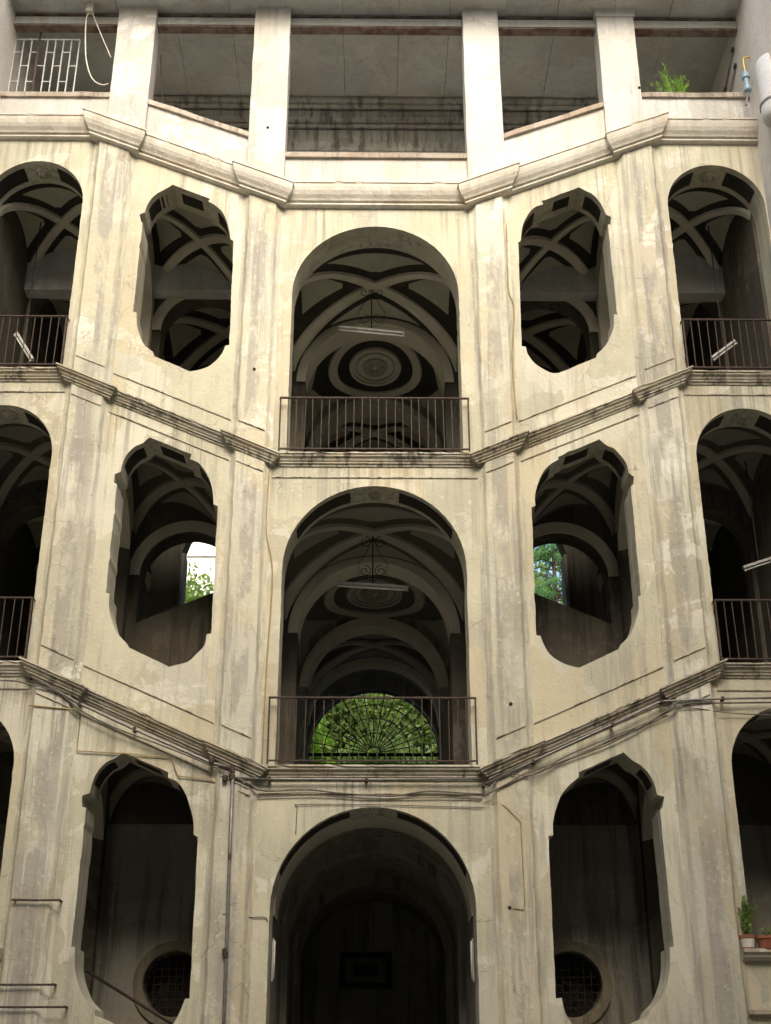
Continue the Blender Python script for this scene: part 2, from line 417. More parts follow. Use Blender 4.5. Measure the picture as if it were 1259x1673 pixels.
for s in range(3):
    for side in (-1, 1):
        for (a, b) in ((1.6, 2.26), (4.2, 4.92)):
            xa, xb = (a, b) if side > 0 else (-b, -a)
            lo = (lambda x: -0.1) if s == 0 else (lambda x, s=s: rake(BELT[s], x) - 0.02)
            hi = (lambda x, s=s: rake(BELT[s + 1], x) - 0.17) if s < 2 else (lambda x: rake(CORN, x, 0.425) - 0.40)
            pilaster(xa, xb, lo, hi)

# belt courses and cornice
BP = [(0.0, 0.0), (0.144, 0.0), (0.1476, -0.0261), (0.126, -0.0348), (0.1224, -0.0609), (0.108, -0.0725), (0.0864, -0.087), (0.0756, -0.116), (0.054, -0.1363), (0.054, -0.1537), (0.0288, -0.1624), (0.0216, -0.1943), (0.0, -0.2001)]
CP = [(0, 0.0), (0.216, 0.0), (0.22, -0.0294), (0.202, -0.0378), (0.198, -0.1008), (0.184, -0.168), (0.155, -0.2352), (0.115, -0.2898), (0.1, -0.3234), (0.055, -0.336), (0.055, -0.3612), (0.085, -0.3696), (0.09, -0.399), (0.06, -0.42), (0, -0.4284)]
def course(name, prof, xa, xb, zf, base, returns, mat, parent, wall=0.03):
    """moulding from xa to xb standing off the wall by base; with returns it turns back to the wall at both ends"""
    m = MB(); N = len(prof)
    K = max(2, int((xb - xa) / 0.11)); rows = []
    if returns: rows.append([(xa - p, 0.03, dz, 'a') for p, dz in prof])
    for k in range(K + 1):
        r = []
        for p, dz in prof:
            ext = p if returns else 0
            x = (xa - ext) + (xb - xa + 2 * ext) * k / K
            w = 0 if (p == 0 or k in (0, K)) else random.uniform(-.001, .001)
            if p > 0.12 and dz > -0.035 and 0 < k < K and random.random() < 0.13: w -= random.uniform(.008, .028)
            r.append((x, -base - p - w if p > 0 else wall, dz + (random.uniform(-.0012, .0012) if 0 < k < K else 0), k))
        rows.append(r)
    if returns: rows.append([(xb + p, 0.03, dz, 'b') for p, dz in prof])
    vs = [(x, y, zf(x) + dz) for r in rows for (x, y, dz, _) in r]
    fs = [(i * N + j, i * N + j + 1, (i + 1) * N + j + 1, (i + 1) * N + j) for i in range(len(rows) - 1) for j in range(N - 1)]
    fs.append(tuple(range(N))); fs.append(tuple((len(rows) - 1) * N + j for j in range(N)))
    m.add(vs, fs); return m.build(name, mat, parent)
def rk(z0, side, sl):      # raking line continued straight past its ends
    return lambda x: z0 + sl * (abs(x) - 1.6)
for lvl, (z0, prof, name, mat, sl) in enumerate(((BELT[1], BP, 'belt_course', 'moulding', SL), (BELT[2], BP, 'belt_course', 'moulding', SL), (CORN, CP, 'cornice', 'cornice_plaster', 0.425))):
    course(name, prof, -1.6, 1.6, lambda x: z0 - 0.002, 0, False, mat, B)
    for side in (-1, 1):
        def seg(a, b): return (a, b) if side > 0 else (-b, -a)
        course(name, prof, *seg(1.61, 2.25), rk(z0, side, sl), 0.10, True, mat, B)
        course(name, prof, *seg(2.25, 4.21), rk(z0, side, sl), 0.0, False, mat, B)
        course(name, prof, *seg(4.21, 4.92), rk(z0, side, sl), 0.10, True, mat, B)
        course(name, prof, *seg(4.92, HALF), lambda x: z0 + sl * 3.4 - 0.003, 0, False, mat, B)
# thin string mouldings below the belts and plinth edges above them
TP = [(0, 0), (0.018, 0), (0.02, -0.012), (0.012, -0.022), (0, -0.024)]
for z0, dzs in ((BELT[1], (-0.37, 0.34)), (BELT[2], (-0.37, 0.34))):
    for dz in dzs:
        if dz < 0: course('string_moulding', TP, -1.59, 1.59, lambda x: z0 + dz, 0, False, 'moulding', B)
        for side in (-1, 1):
            def seg(a, b): return (a, b) if side > 0 else (-b, -a)
            course('string_moulding', TP, *seg(2.27, 4.19), (lambda x: rk(z0, side, SL)(x) + dz), 0, False, 'moulding', B)
            course('string_moulding', TP, *seg(1.72, 2.14), (lambda x: rk(z0, side, SL)(x) + dz), 0.10, False, 'moulding', B)
            course('string_moulding', TP, *seg(4.32, 4.80), (lambda x: rk(z0, side, SL)(x) + dz), 0.10, False, 'moulding', B)
            if dz < 0: course('string_moulding', TP, *seg(4.93, HALF), lambda x: z0 + SL * 3.4 + dz, 0, False, 'moulding', B)

# dark painted coffers and rosettes on the arch soffits
def soffit_strip(p0, p1, y0, y1, inset, parent):
    pass
def coffers_flight(s, side):
    poly = flight_poly(s, side)
    ctr = Vector((side * 3.2, 0, poly[0][1] - 0.9))
    def cc(p): return Vector((ctr.x, p.y, ctr.z))
    for a, b in ((1, 4), (25, 28)):
        pts = poly[a:b + 1]; m = MB()
        m.grid([[(x, y, z) for (x, z) in pts] for y in (0.14, 0.46)], 0.008, cc); m.build('soffit_coffer', 'dark_paint', FW)
    (xa, za), (xb, zb) = poly[30], poly[0]; m = MB()
    m.grid([[(xa + (xb - xa) * t, y, za + (zb - za) * t) for t in (0.22, 0.78)] for y in (0.16, 0.425)], 0.008, cc); m.build('soffit_coffer', 'dark_paint', FW)
def coffers_arch(cx, half, spring, rise, angs, parent, w=(0.13, 0.47)):
    for a0, a1 in angs:
        m = MB(); pts = []
        for i in range(9):
            a = R(a0 + (a1 - a0) * i / 8); pts.append((cx + half * math.cos(a), spring + rise * math.sin(a)))
        m.grid([[(x, y, z) for (x, z) in pts] for y in w], 0.009, lambda p: Vector((cx, p.y, spring)))
        m.build('soffit_coffer', 'dark_paint', parent)
def rosette(cx, cy, cz, r, parent, mat='plaster_inside', flat=False):
    m = MB()
    m.lathe([(r, 0.02), (r, -0.03), (r * .86, -0.05), (r * .80, -0.03), (r * .62, -0.03), (r * .55, -0.055), (r * .36, -0.06), (r * .3, -0.04), (r * .22, -0.075), (r * .08, -0.10)], (cx, cy, cz), 22)
    for k in range(8):
        a = k * math.pi / 4
        px, py = cx + math.cos(a) * r * .45, cy + math.sin(a) * r * .45
        m.lathe([(r * .17, -0.02), (r * .15, -0.06), (r * .07, -0.085)], (px, py, cz), 8)
    return m.build('rosette', mat, parent, smooth=False)
for s in range(3):
    for side in (-1, 1):
        coffers_flight(s, side)
        coffers_arch(side * 5.86, 0.84, LANDSPR[s], 0.88, ((28, 70), (110, 152)), FW)
        rosette(side * 5.86, 0.30, LANDSPR[s] + 0.875, 0.14, FW, 'stucco')
rosette(0, 0.3, SPR[0] + 1.365, 0.16, FW, 'stucco'); rosette(0, 0.30, SPR[1] + 1.378, 0.10, FW, 'stucco')
coffers_arch(0, 1.38, SPR[0], 1.36, ((22, 76), (104, 158)), FW)
coffers_arch(0, 1.38, SPR[1], 1.38, ((30, 74), (106, 150)), FW)

# inner walls
hs = []; hs0 = []
OCU = (3.0, 3.36, 0.47)
for s in range(3):
    (hs if s else hs0).append(arch_poly(0, 1.30, [0.05, BELT[1] + .01, BELT[2] + .01][s], SPR[s] - .02, 1.30))
    for side in (-1, 1):
        if s:
            q = arch_poly(3.22, 0.83, 0, [0, 10.0, 14.98][s], 0.83)
            q[0] = (2.39, [0, 9.86, 13.5][s]); q[1] = (4.05, [0, 9.14, 13.1][s])
            hs.append([(side * x, z) for x, z in q])
            hs.append(arch_poly(side * 5.84, 0.72, rake(BELT[s], 9) + .01, LANDSPR[s] - .25, 0.72))
        else:
            hs0.append([(side * OCU[0] + OCU[2] * math.cos(a * math.pi / 16), OCU[1] + OCU[2] * math.sin(a * math.pi / 16)) for a in range(32)])
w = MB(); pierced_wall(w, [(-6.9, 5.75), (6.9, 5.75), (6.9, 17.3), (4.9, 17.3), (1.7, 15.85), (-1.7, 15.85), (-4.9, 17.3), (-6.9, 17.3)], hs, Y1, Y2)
IW = w.build('inner_wall', 'shaded_wall', B)
w = MB(); pierced_wall(w, [(-6.9, -.3), (6.9, -.3), (6.9, 5.75), (-6.9, 5.75)], hs0, Y1, Y2)
IW0 = w.build('inner_wall', 'grimy_shaded_wall', B)
for side in (-1, 1):
    m = MB(); a, b = sorted((side * 6.64, side * 6.8)); m.box(a, b, WT - .01, Y3, -.1, 17.2); m.build('side_wall', 'shaded_wall', B)
    m = MB(); a, b = sorted((side * 6.60, side * 6.8)); m.box(a, b, WT - .005, Y1, -.1, 5.9); m.build('side_wall', 'grimy_shaded_wall', B)
# raised rings round the inner arches and the round windows
for s in range(3):
    for side in (-1, 1):
        m = MB()
        if s:
            cx, sp = side * 3.22, [0, 10.0, 14.98][s]
            pts = [[(cx + rr * math.cos(math.pi * i / 20), yy, sp + rr * math.sin(math.pi * i / 20)) for i in range(21)] for rr, yy in ((0.835, Y1 + .01), (0.835, Y1 - .05), (1.03, Y1 - .05), (1.03, Y1 + .01))]
            m.grid(pts); m.build('arch_ring', 'plaster_inside', IW)
        else:
            cx, sp = side * OCU[0], OCU[1]
            pts = [[(cx + rr * math.cos(math.pi * i / 16), yy, sp + rr * math.sin(math.pi * i / 16)) for i in range(33)] for rr, yy in ((0.475, Y1 + .01), (0.475, Y1 - .05), (0.62, Y1 - .05), (0.62, Y1 + .01))]
            m.grid(pts); m.build('window_ring', 'plaster_dim', IW0)
            m = MB(); m.box(cx - .6, cx + .6, Y2 + .004, Y2 + .05, sp - .6, sp + .6); m.build('window_shutter', 'dark_iron', IW0)
            for k in range(-3, 4):
                m = MB(); hh = math.sqrt(.46 ** 2 - (k * .11) ** 2)
                m.tube([(cx + k * .11, Y1 + .12, sp - hh), (cx + k * .11, Y1 + .12, sp + hh)], .009, 5); m.build('window_bar', 'dark_iron', IW0)
                m = MB(); m.tube([(cx - hh, Y1 + .135, sp + k * .11), (cx + hh, Y1 + .135, sp + k * .11)], .009, 5); m.build('window_bar', 'dark_iron', IW0)
# rear wall with the two raking garden openings
w = MB(); hs = [arch_poly(0, 1.26, [0.05, BELT[1] + .01, BELT[2] + .01][s], SPR[s] - .03, 1.26) for s in range(3)]
for side in (-1, 1):
    q = [(3.84, 10.15), (3.84, 11.75), (3.72, 12.1), (3.45, 12.4), (3.2, 12.6), (2.9, 12.75), (2.6, 12.7), (2.35, 12.4), (2.25, 12.0), (2.25, 10.85)]
    hs.append([(side * x, z) for x, z in q])
pierced_wall(w, [(-6.9, -.3), (6.9, -.3), (6.9, 20.4), (-6.9, 20.4)], hs, Y3, Y4)
RW = w.build('rear_wall', 'grimy_shaded_wall', B)
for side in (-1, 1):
    m = MB(); a, b = sorted((side * 3.78, side * 3.838)); m.box(a, b, Y3 - .02, Y4 + .02, 10.16, 11.72); m.build('lit_jamb_strip', 'white_house', RW)  # added white strip; light on the reveal is put into its colour
# vestibule behind the centre bay and its end wall with the fan-light opening
for side in (-1, 1):
    m = MB(); a, b = sorted((side * 1.46, side * 1.85)); m.box(a, b, Y4 - .01, 9.32, -.2, 16.6); m.build('vestibule_wall', 'grimy_shaded_wall', B)
w = MB(); pierced_wall(w, [(-2.2, -.3), (2.2, -.3), (2.2, 16.6), (-2.2, 16.6)], [arch_poly(0, 1.40, 6.1, 8.60, 1.40)], 9.3, 9.72)
w.build('end_wall', 'grimy_shaded_wall', B)

# partition piers that stand between the bays, front corridor
for side in (-1, 1):
    for (a, b) in ((1.58, 2.24), (4.22, 4.90)):
        xa, xb = sorted((side * a, side * b))
        for z0, z1, mt in ((-.1, 5.8, 'shaded_wall'), (5.8, 10.8, 'shaded_wall'), (10.8, 16.4, 'plaster_inside')):  # lower storeys darker, shade put into the pier colour
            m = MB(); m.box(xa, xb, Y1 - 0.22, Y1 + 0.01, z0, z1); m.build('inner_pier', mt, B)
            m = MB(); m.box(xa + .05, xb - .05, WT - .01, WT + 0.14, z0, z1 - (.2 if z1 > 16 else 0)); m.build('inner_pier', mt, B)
# transverse arches between the bays
def cross_arch(xa, xb, y0, y1, spring, rise, top, shear, xr, mat='plaster_inside'):
    m = MB(); cy, h = (y0 + y1) / 2, (y1 - y0) / 2; n = 20
    zs = lambda x: shear * (abs(x) - xr)
    for x0, x1 in ((xa, xb),):
        low = [[(x, cy + h * math.cos(math.pi * i / n), spring + rise * math.sin(math.pi * i / n) + zs(x)) for i in range(n + 1)] for x in (x0, x1)]
        hi = [[(x, cy + h * math.cos(math.pi * i / n), top + zs(x)) for i in range(n + 1)] for x in (x0, x1)]
        m.grid([hi[0], low[0], low[1], hi[1]])
    m.build('cross_arch', mat, B)
for s in range(3):
    dz = (s - 2) * PITCH
    for side in (-1, 1):
        xa, xb = sorted((side * 1.58, side * 2.24)); cross_arch(xa, xb, WT, Y1 - .2, 14.25 + dz, 1.0, 16.0 + dz, SL, 1.6)
        xa, xb = sorted((side * 4.22, side * 4.90)); cross_arch(xa, xb, WT, Y1 - .2, 15.25 + dz, 0.95, 16.9 + dz, SL * .6, 4.5)

# vaults -------------------------------------------------------
def make_vault(x0, x1, y0, y1, zs, rise, shear=0.0, hazed=False):
    mdark, mpan, mrib = ('dark_hazed', 'plaster_hazed', 'plaster_hazed_rib') if hazed else ('dark_paint', 'plaster_panel', 'plaster_inside')
    xc, yc, hx, hy = (x0 + x1) / 2, (y0 + y1) / 2, (x1 - x0) / 2, (y1 - y0) / 2
    def S(u, v, up=0.0):
        u = max(-1, min(1, u)); v = max(-1, min(1, v))
        h = math.sqrt(max(0, 1 - min(abs(u), abs(v)) ** 2))
        x = xc + hx * u
        return Vector((x, yc + hy * v, zs + (rise + up) * h + shear * hx * u))
    cen = lambda p: Vector((xc, yc, zs + shear * (p.x - xc) - 0.3))
    m = MB(); n = 24
    A = [math.sin(math.pi / 2 * (-1 + 2 * i / n)) for i in range(n + 1)]
    m.grid([[S(u, v) for u in A] for v in A])
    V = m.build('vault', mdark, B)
    d, e = 0.33, 0.13
    for ori in range(4):
        m = MB(); rows = []
        for i in range(9):
            a0, a1 = math.asin(d + 0.06), math.asin(1 - e)
            u = math.sin(a0 + (a1 - a0) * i / 8); lim = math.asin(max(0.001, u - d))
            row = []
            for j in range(13):
                v = math.sin(lim * (-1 + 2 * j / 12))
                row.append(S(*[(u, v), (-u, v), (v, u), (v, -u)][ori]))
            rows.append(row)
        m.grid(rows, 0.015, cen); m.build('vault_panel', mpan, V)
    wd = 0.058
    for sg in (-1, 1):
        m = MB(); rows = []
        for i in range(33):
            t = math.sin(math.pi / 2 * (-1 + 2 * i / 32)) * 0.985
            rows.append([S(t + k * wd, sg * (t - k * wd)) for k in (-1, -.5, 0, .5, 1)])
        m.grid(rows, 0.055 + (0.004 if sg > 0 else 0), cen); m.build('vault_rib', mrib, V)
    return V
def band(y0, y1, cx, half, spring, rise, inner, name='arch_band', mat='plaster_inside', x_shear=0.0):
    """an arch rib running across a barrel: soffit at half/rise minus inner"""
    m = MB(); n = 30; r0, r1 = half - inner, rise - inner
    P = lambda k, hx, hz, y: (cx + hx * math.cos(math.pi * k / n), y, spring + hz * math.sin(math.pi * k / n))
    g_ = [[P(k, half + .1, rise + .1, y0) for k in range(n + 1)], [P(k, r0, r1, y0) for k in range(n + 1)],
          [P(k, r0, r1, y1) for k in range(n + 1)], [P(k, half + .1, rise + .1, y1) for k in range(n + 1)]]
    m.grid(g_); return m.build(name, mat, B)
def medallion_barrel(y0, y1, half, spring, rise, hazed=False):
    mdark, mpan, mrib = ('dark_hazed', 'plaster_hazed', 'plaster_hazed_rib') if hazed else ('dark_paint', 'plaster_panel', 'plaster_inside')
    yc, hy = (y0 + y1) / 2, (y1 - y0) / 2
    def S(u, y): u = max(-1, min(1, u)); return Vector((half * u, y, spring + rise * (1 - abs(u) ** 3) ** (1 / 2.6)))
    cen = lambda p: Vector((0, p.y, spring - .2))
    m = MB(); n = 32
    m.grid([[S(math.sin(math.pi / 2 * (-1 + 2 * i / n)), y0 + (y1 - y0) * j / 8) for i in range(n + 1)] for j in range(9)])
    V = m.build('vault', mdark, B)
    ax, ry = 0.66, hy * 0.97
    def E(rho, k, N=48): a = 2 * math.pi * k / N; return S(ax * rho * math.cos(a), yc + ry * rho * math.sin(a))
    for nm, r0, r1, th, mt in (('vault_ring', 0.82, 1.0, 0.05, mrib), ('medallion', 0.02, 0.56, 0.02, mrib), ('medallion_moulding', 0.50, 0.56, 0.06, mrib),
                               ('medallion_moulding', 0.40, 0.43, 0.045, mpan), ('medallion_flower', 0.20, 0.27, 0.06, mpan)):
        m = MB(); steps = 2 if r1 - r0 < .2 else 4
        m.grid([[E(r0 + (r1 - r0) * i / steps, k) for k in range(49)] for i in range(steps + 1)], th, cen); m.build(nm, mt, V)
    c = S(0, yc)
    for k in range(8):
        m = MB(); a = k * math.pi / 4; q = Vector((math.cos(a) * .15, math.sin(a) * .2, -0.03))
        m.lathe([(0.085, 0.02), (0.075, -0.03), (0.03, -0.055)], c + q, 8); m.build('medallion_petal', mpan, V)
    m = MB(); m.lathe([(0.07, 0.0), (0.06, -0.06), (0.02, -0.09)], c, 10); m.build('medallion_boss', mrib, V)
    for sx in (-1, 1):
        for sy in (-1, 1):
            m = MB(); rows = []
            for i in range(13):
                a = math.sin(0.42 + (1.42 - 0.42) * i / 12)
                q = a / (ax * 1.30); lim = ry * 1.22 * math.sqrt(max(0, 1 - q * q)) + .03
                lim = min(lim, hy - .06)
                rows.append([S(sx * a, yc + sy * (lim + (hy - .05 - lim) * t)) for t in (0, .5, 1)])
            m.grid(rows, 0.015, cen); m.build('vault_panel', mpan, V)
    return V
for s in range(3):
    dz = (s - 2) * PITCH
    if s == 0:
        # deep ground passage, plain barrel
        m = MB(); n = 30
        m.grid([[(1.42 * math.cos(math.pi * k / n), y, SPR[0] + 1.42 * math.sin(math.pi * k / n)) for k in range(n + 1)] for y in (1.28, 9.32)]); m.build('vault', 'grimy_shaded_wall', B)
        band(WT - .01, 1.3, 0, 1.40, SPR[0], 1.38, 0.04)
        for side in (-1, 1):
            m = MB(); a, b = sorted((side * 1.40, side * 1.62)); m.box(a, b, WT - .02, 9.31, -.1, SPR[0] + .05); m.build('passage_wall', 'grimy_shaded_wall', B)
    else:
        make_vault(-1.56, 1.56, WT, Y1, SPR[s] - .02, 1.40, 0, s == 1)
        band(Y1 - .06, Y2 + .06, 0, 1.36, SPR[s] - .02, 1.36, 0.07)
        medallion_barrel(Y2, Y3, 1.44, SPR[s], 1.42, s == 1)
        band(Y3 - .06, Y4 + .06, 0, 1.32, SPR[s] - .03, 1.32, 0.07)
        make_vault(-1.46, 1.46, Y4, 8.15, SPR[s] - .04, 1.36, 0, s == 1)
        band(8.1, 8.5, 0, 1.44, SPR[s] - .05, 1.34, 0.10)
        m = MB(); m.grid([[(1.46 * math.cos(math.pi * k / 24), y, SPR[s] - .05 + 1.36 * math.sin(math.pi * k / 24)) for k in range(25)] for y in (8.5, 9.32)]); m.build('vault', 'grimy_shaded_wall', B)
    for side in (-1, 1):
        xa, xb = sorted((side * 2.24, side * 4.22))
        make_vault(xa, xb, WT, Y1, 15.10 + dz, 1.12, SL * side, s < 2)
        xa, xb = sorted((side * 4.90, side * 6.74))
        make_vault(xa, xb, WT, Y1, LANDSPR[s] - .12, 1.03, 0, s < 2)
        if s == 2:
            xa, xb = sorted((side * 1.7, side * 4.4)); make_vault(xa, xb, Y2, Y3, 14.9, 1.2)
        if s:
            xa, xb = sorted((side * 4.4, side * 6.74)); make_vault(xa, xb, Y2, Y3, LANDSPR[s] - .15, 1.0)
    # floors and flights
    if s:
        z0 = BELT[s]
        m = MB(); m.box(-1.62, 1.62, 0.02, 9.31, z0 - .22, z0 - .004); m.build('landing_slab', 'concrete', B)
        for side in (-1, 1):
            zl = rake(z0, 9)
            m = MB(); xa, xb = sorted((side * 4.98, side * 6.9)); m.box(xa, xb, 0.02, Y3 + .01, zl - .22, zl - .004); m.build('landing_slab', 'concrete', B)
    for side in (-1, 1):
        z0 = [1.0, BELT[1], BELT[2]][s]
        m = MB(); nst = 10
        for k in range(nst):
            xa, xb = 1.62 + k * 0.336, 1.62 + (k + 1) * .336
            z = z0 + (k + 1) * .158
            m.box(*sorted((side * xa, side * xb)), WT - .02, Y1 + .02, z - .30, z)
        m.build('stair_flight', 'grimy_shaded_wall', B)
        if s < 2:
            zl = rake(z0, 9); m = MB(); nst = 20
            for k in range(nst):
                xa, xb = 4.97 - k * .168, 4.97 - (k + 1) * .168; z = zl + (k + 1) * (BELT[s + 1] - zl) / nst
                m.box(*sorted((side * xa, side * xb)), Y2 - .02, Y3 + .02, z - .35, z)
            m.build('stair_flight', 'grimy_shaded_wall', B)
# slabs over the top vaults (loggia floor)
m = MB(); m.box(-1.7, 1.7, 0.05, 9.5, 15.55, 15.75); m.build('loggia_floor', 'concrete', B)
for side in (-1, 1):
    m = MB(); a, b = sorted((side * 1.7, side * 5.0)); 
    m.add([(x, y, (15.75 + .44 * (abs(x) - 1.7)) + .75 * 0 + (0.75 if z else 0.55)) for x in (a, b) for y in (.05, Y4) for z in (0, 1)], [(0, 1, 3, 2), (4, 6, 7, 5), (0, 4, 5, 1), (2, 3, 7, 6), (0, 2, 6, 4), (1, 5, 7, 3)])
    m.build('loggia_floor', 'concrete', B)
    m = MB(); a, b = sorted((side * 4.98, side * 6.9)); m.box(a, b, .05, Y4, 17.0, 17.25); m.build('loggia_floor', 'concrete', B)

# loggia: posts, parapets, beams, ceiling, back wall
CEIL = 20.20
for side in (-1, 1):
    for (a, b, dp, cap) in ((1.59, 2.245, 0.40, 0), (4.07, 4.76, 0.42, 1)):
        xa, xb = sorted((side * a, side * b)); zb = rake(CORN, 1.6 if a < 2 else 4.1, .425) - .05
        m = MB(); N = 14
        ring = [(xa, .05 - .10), (xb, .05 - .10), (xb, .05 - .10 + dp), (xa, .05 - .10 + dp)]
        vs = [(x + random.uniform(-.006, .006), y + random.uniform(-.004, .004), zb + (20.45 - zb) * k / N) for k in range(N + 1) for (x, y) in ring]
        fs = [(k * 4 + i, k * 4 + (i + 1) % 4, (k + 1) * 4 + (i + 1) % 4, (k + 1) * 4 + i) for k in range(N) for i in range(4)] + [(0, 1, 2, 3), (N * 4, N * 4 + 1, N * 4 + 2, N * 4 + 3)]
        m.add(vs, fs); P = m.build('loggia_post', 'stucco_upper', B, bevel=0.012)
        if side > 0 and cap:
            m = MB(); m.box(xa - .02, xb + .02, -.075, .30, 20.02, 20.5); m.build('post_head', 'concrete', P)
def parapet(xa, xb, zlo, zhi, cop=True):
    m = MB(); n = 8
    for y in (0.03, 0.30):
        pass
    vs = []
    for k in range(n + 1):
        x = xa + (xb - xa) * k / n
        vs += [(x, .035, zlo(x)), (x, .035 + random.uniform(0, .004), zhi(x)), (x, .30, zhi(x)), (x, .30, zlo(x))]
    fs = [(k * 4 + i, k * 4 + (i + 1) % 4, (k + 1) * 4 + (i + 1) % 4, (k + 1) * 4 + i) for k in range(n) for i in range(4)] + [(0, 1, 2, 3), (n * 4, n * 4 + 1, n * 4 + 2, n * 4 + 3)]
    m.add(vs, fs); p = m.build('parapet', 'stucco_upper', B)
    m = MB(); vs = []
    for k in range(n + 1):
        x = xa + (xb - xa) * k / n; r_ = random.uniform(-.012, .012)
        vs += [(x, -.015 + r_, zhi(x) - .085), (x, -.02 + r_, zhi(x) + .012), (x, .32, zhi(x) + .012), (x, .32, zhi(x) - .085)]
    m.add(vs, fs); m.build('coping', 'coping', p)
parapet(-1.6, 1.6, lambda x: CORN - .1, lambda x: 16.82)
for side in (-1, 1):
    zz = lambda x: 17.27 + .405 * (abs(x) - 2.25)
    xa, xb = sorted((side * 2.235, side * 4.08)); parapet(xa, xb, lambda x: rake(CORN, x, .425) - .1, zz)
    xa, xb = sorted((side * 4.75, side * 6.74)); parapet(xa, xb, lambda x: rake(CORN, 9, .425) - .1, lambda x: 18.16 if side < 0 else 18.24)
xs = [-6.74, -4.76, -4.07, -2.245, -1.59, 1.59, 2.245, 4.07, 4.76, 6.74]
for i in range(0, 10, 2):
    a, b = xs[i] - .02, xs[i + 1] + .02
    m = MB()
    m.box(a, b, .10, .28, 19.87, 19.90); m.box(a, b, .18, .20, 19.90, 20.13); m.box(a, b, .10, .28, 20.13, 20.165)
    m.build('steel_beam', 'rusty_beam', B)
    m = MB(); m.box(a, b, .107, .179, 19.925, 20.10); m.build('beam_infill', 'concrete', B)
xp = -6.78; k = 0
while xp < 6.78:
    wdt = min(random.choice((0.95, 1.0, 1.05)), 6.78 - xp)
    m = MB(); dz = random.uniform(-.012, .012)
    m.box(xp + .004, xp + wdt - .004, -.75, 2.8, CEIL + dz, CEIL + .2); m.build('ceiling_panel', 'concrete', B); xp += wdt
m = MB(); m.box(-6.9, 6.9, -.8, 9.8, CEIL + .17, 20.8); m.build('roof_slab', 'concrete', B)
m = MB(); m.box(-6.9, 6.9, 2.55, 2.85, 15.7, CEIL + .05); LB = m.build('loggia_back_wall', 'concrete', B)
for (z0, z1, pj) in ((20.05, 20.18, .30), (19.97, 20.05, .25), (19.66, 19.93, .18), (19.58, 19.64, .13), (19.05, 19.54, .06)):
    course('old_cornice_band', [(0, 0), (pj, 0), (pj + .02, -.03), (pj + .01, -(z1 - z0) * .6), (pj - .03, -(z1 - z0) * .85), (pj - .04, -(z1 - z0)), (0, -(z1 - z0))], -6.72, 6.72, lambda x: z1, -2.55, False, 'old_cornice', LB, 2.56)

# ------------------------------------------------------------------ the courtyard wings and the building opposite
def window_on(parent, x, y, z, nx, ny, w=1.1, h=1.9):
    """a shuttered window on a wall facing (nx, ny)"""
    tx, ty = -ny, nx
    def bx(m, a0, a1, d0, d1, z0, z1):
        vs = [(x + tx * a + nx * d, y + ty * a + ny * d, zz) for a in (a0, a1) for d in (d0, d1) for zz in (z0, z1)]
        m.add(vs, [(0, 1, 3, 2), (4, 6, 7, 5), (0, 4, 5, 1), (2, 3, 7, 6), (0, 2, 6, 4), (1, 5, 7, 3)])
    m = MB(); bx(m, -w / 2, w / 2, .004, .02, z, z + h); W = m.build('window', 'window_glass', parent)
    m = MB()
    bx(m, -w / 2 - .12, -w / 2, .003, .06, z - .12, z + h + .12); bx(m, w / 2, w / 2 + .12, .003, .06, z - .12, z + h + .12)
    bx(m, -w / 2, w / 2, .003, .06, z + h, z + h + .12); bx(m, -w / 2, w / 2, .003, .09, z - .12, z); bx(m, -.03, .03, .021, .04, z, z + h)
    m.build('frame', 'stucco_upper', W)
WINGTOP = 22.5
for side, lab in ((-1, 'pale plastered wing closing the left side of the courtyard'), (1, 'pale plastered wing closing the right side of the courtyard')):
    T = thing('courtyard_wing', (side * 10, -12, 0), lab, 'building', 'wings beside the courtyard')
    m = MB(); a, b = sorted((side * HALF, side * 14)); m.box(a, b, -30, 10.0, -.1, WINGTOP); m.build('wall', 'wing_plaster', T)
    for z in (2.0, 6.9, 11.8, 16.4):
        for y in (-4.5, -8.5, -12.5, -16.5, -20.5): window_on(T, side * HALF, y, z, -side, 0)
T = thing('opposite_building', (0, -27, 0), 'unseen pale plastered building facing the staircase across the courtyard', 'building')
m = MB(); m.box(-14, 14, -34, -24, -.1, 22); m.build('wall', 'wing_plaster', T)  # out of view; height chosen to shade the lower facade
for z in (6.9, 11.8):
    for x in (-4, 0, 4): window_on(T, x, -24, z, 0, 1)

# ------------------------------------------------------------------ railings
def railing(xa, xb, z0, n, label, lean=0.0):
    T = thing('railing', ((xa + xb) / 2, -.13, z0), label, 'railing', 'iron railings on the landings')
    zt = z0 + .96
    m = MB(); m.box(xa, xb, -.15, -.11, zt - .012, zt + .012); m.build('top_rail', 'rust_iron', T, bevel=.004)
    m = MB(); m.box(xa, xb, -.145, -.115, z0 + .045, z0 + .065); m.build('bottom_rail', 'rust_iron', T)
    me = None
    for k in range(n):
        x = xa + .012 + (xb - xa - .024) * k / (n - 1)
        end = k in (0, n - 1)
        if me is None or end:
            q = MB(); r_ = .012 if end else .0065
            q.box(-r_, r_, -r_, r_, (0.0 if end else .06), .955); 
            d = bpy.data.meshes.new('bar'); d.from_pydata(q.v, [], q.f); d.materials.append(MATS['rust_iron'])
            if not end: me = d
            use = d
        else: use = me
        o = link('post' if end else 'bar', use if end else me, T, (x, -.13, z0))
        if not end: o.rotation_euler = (random.uniform(-.01, .01), random.uniform(-.014, .014), 0)
    for x in (xa, xb):
        m = MB(); m.tube([(x, -.13, zt), (x, .05, zt)], .011, 6); m.build('wall_anchor', 'rust_iron', T)
railing(-1.50, 1.48, BELT[2], 24, 'rusty iron railing of the upper central arch below the medallion vault')
railing(-1.49, 1.45, BELT[1], 24, 'rusty iron railing of the lower central arch in front of the fan grille')
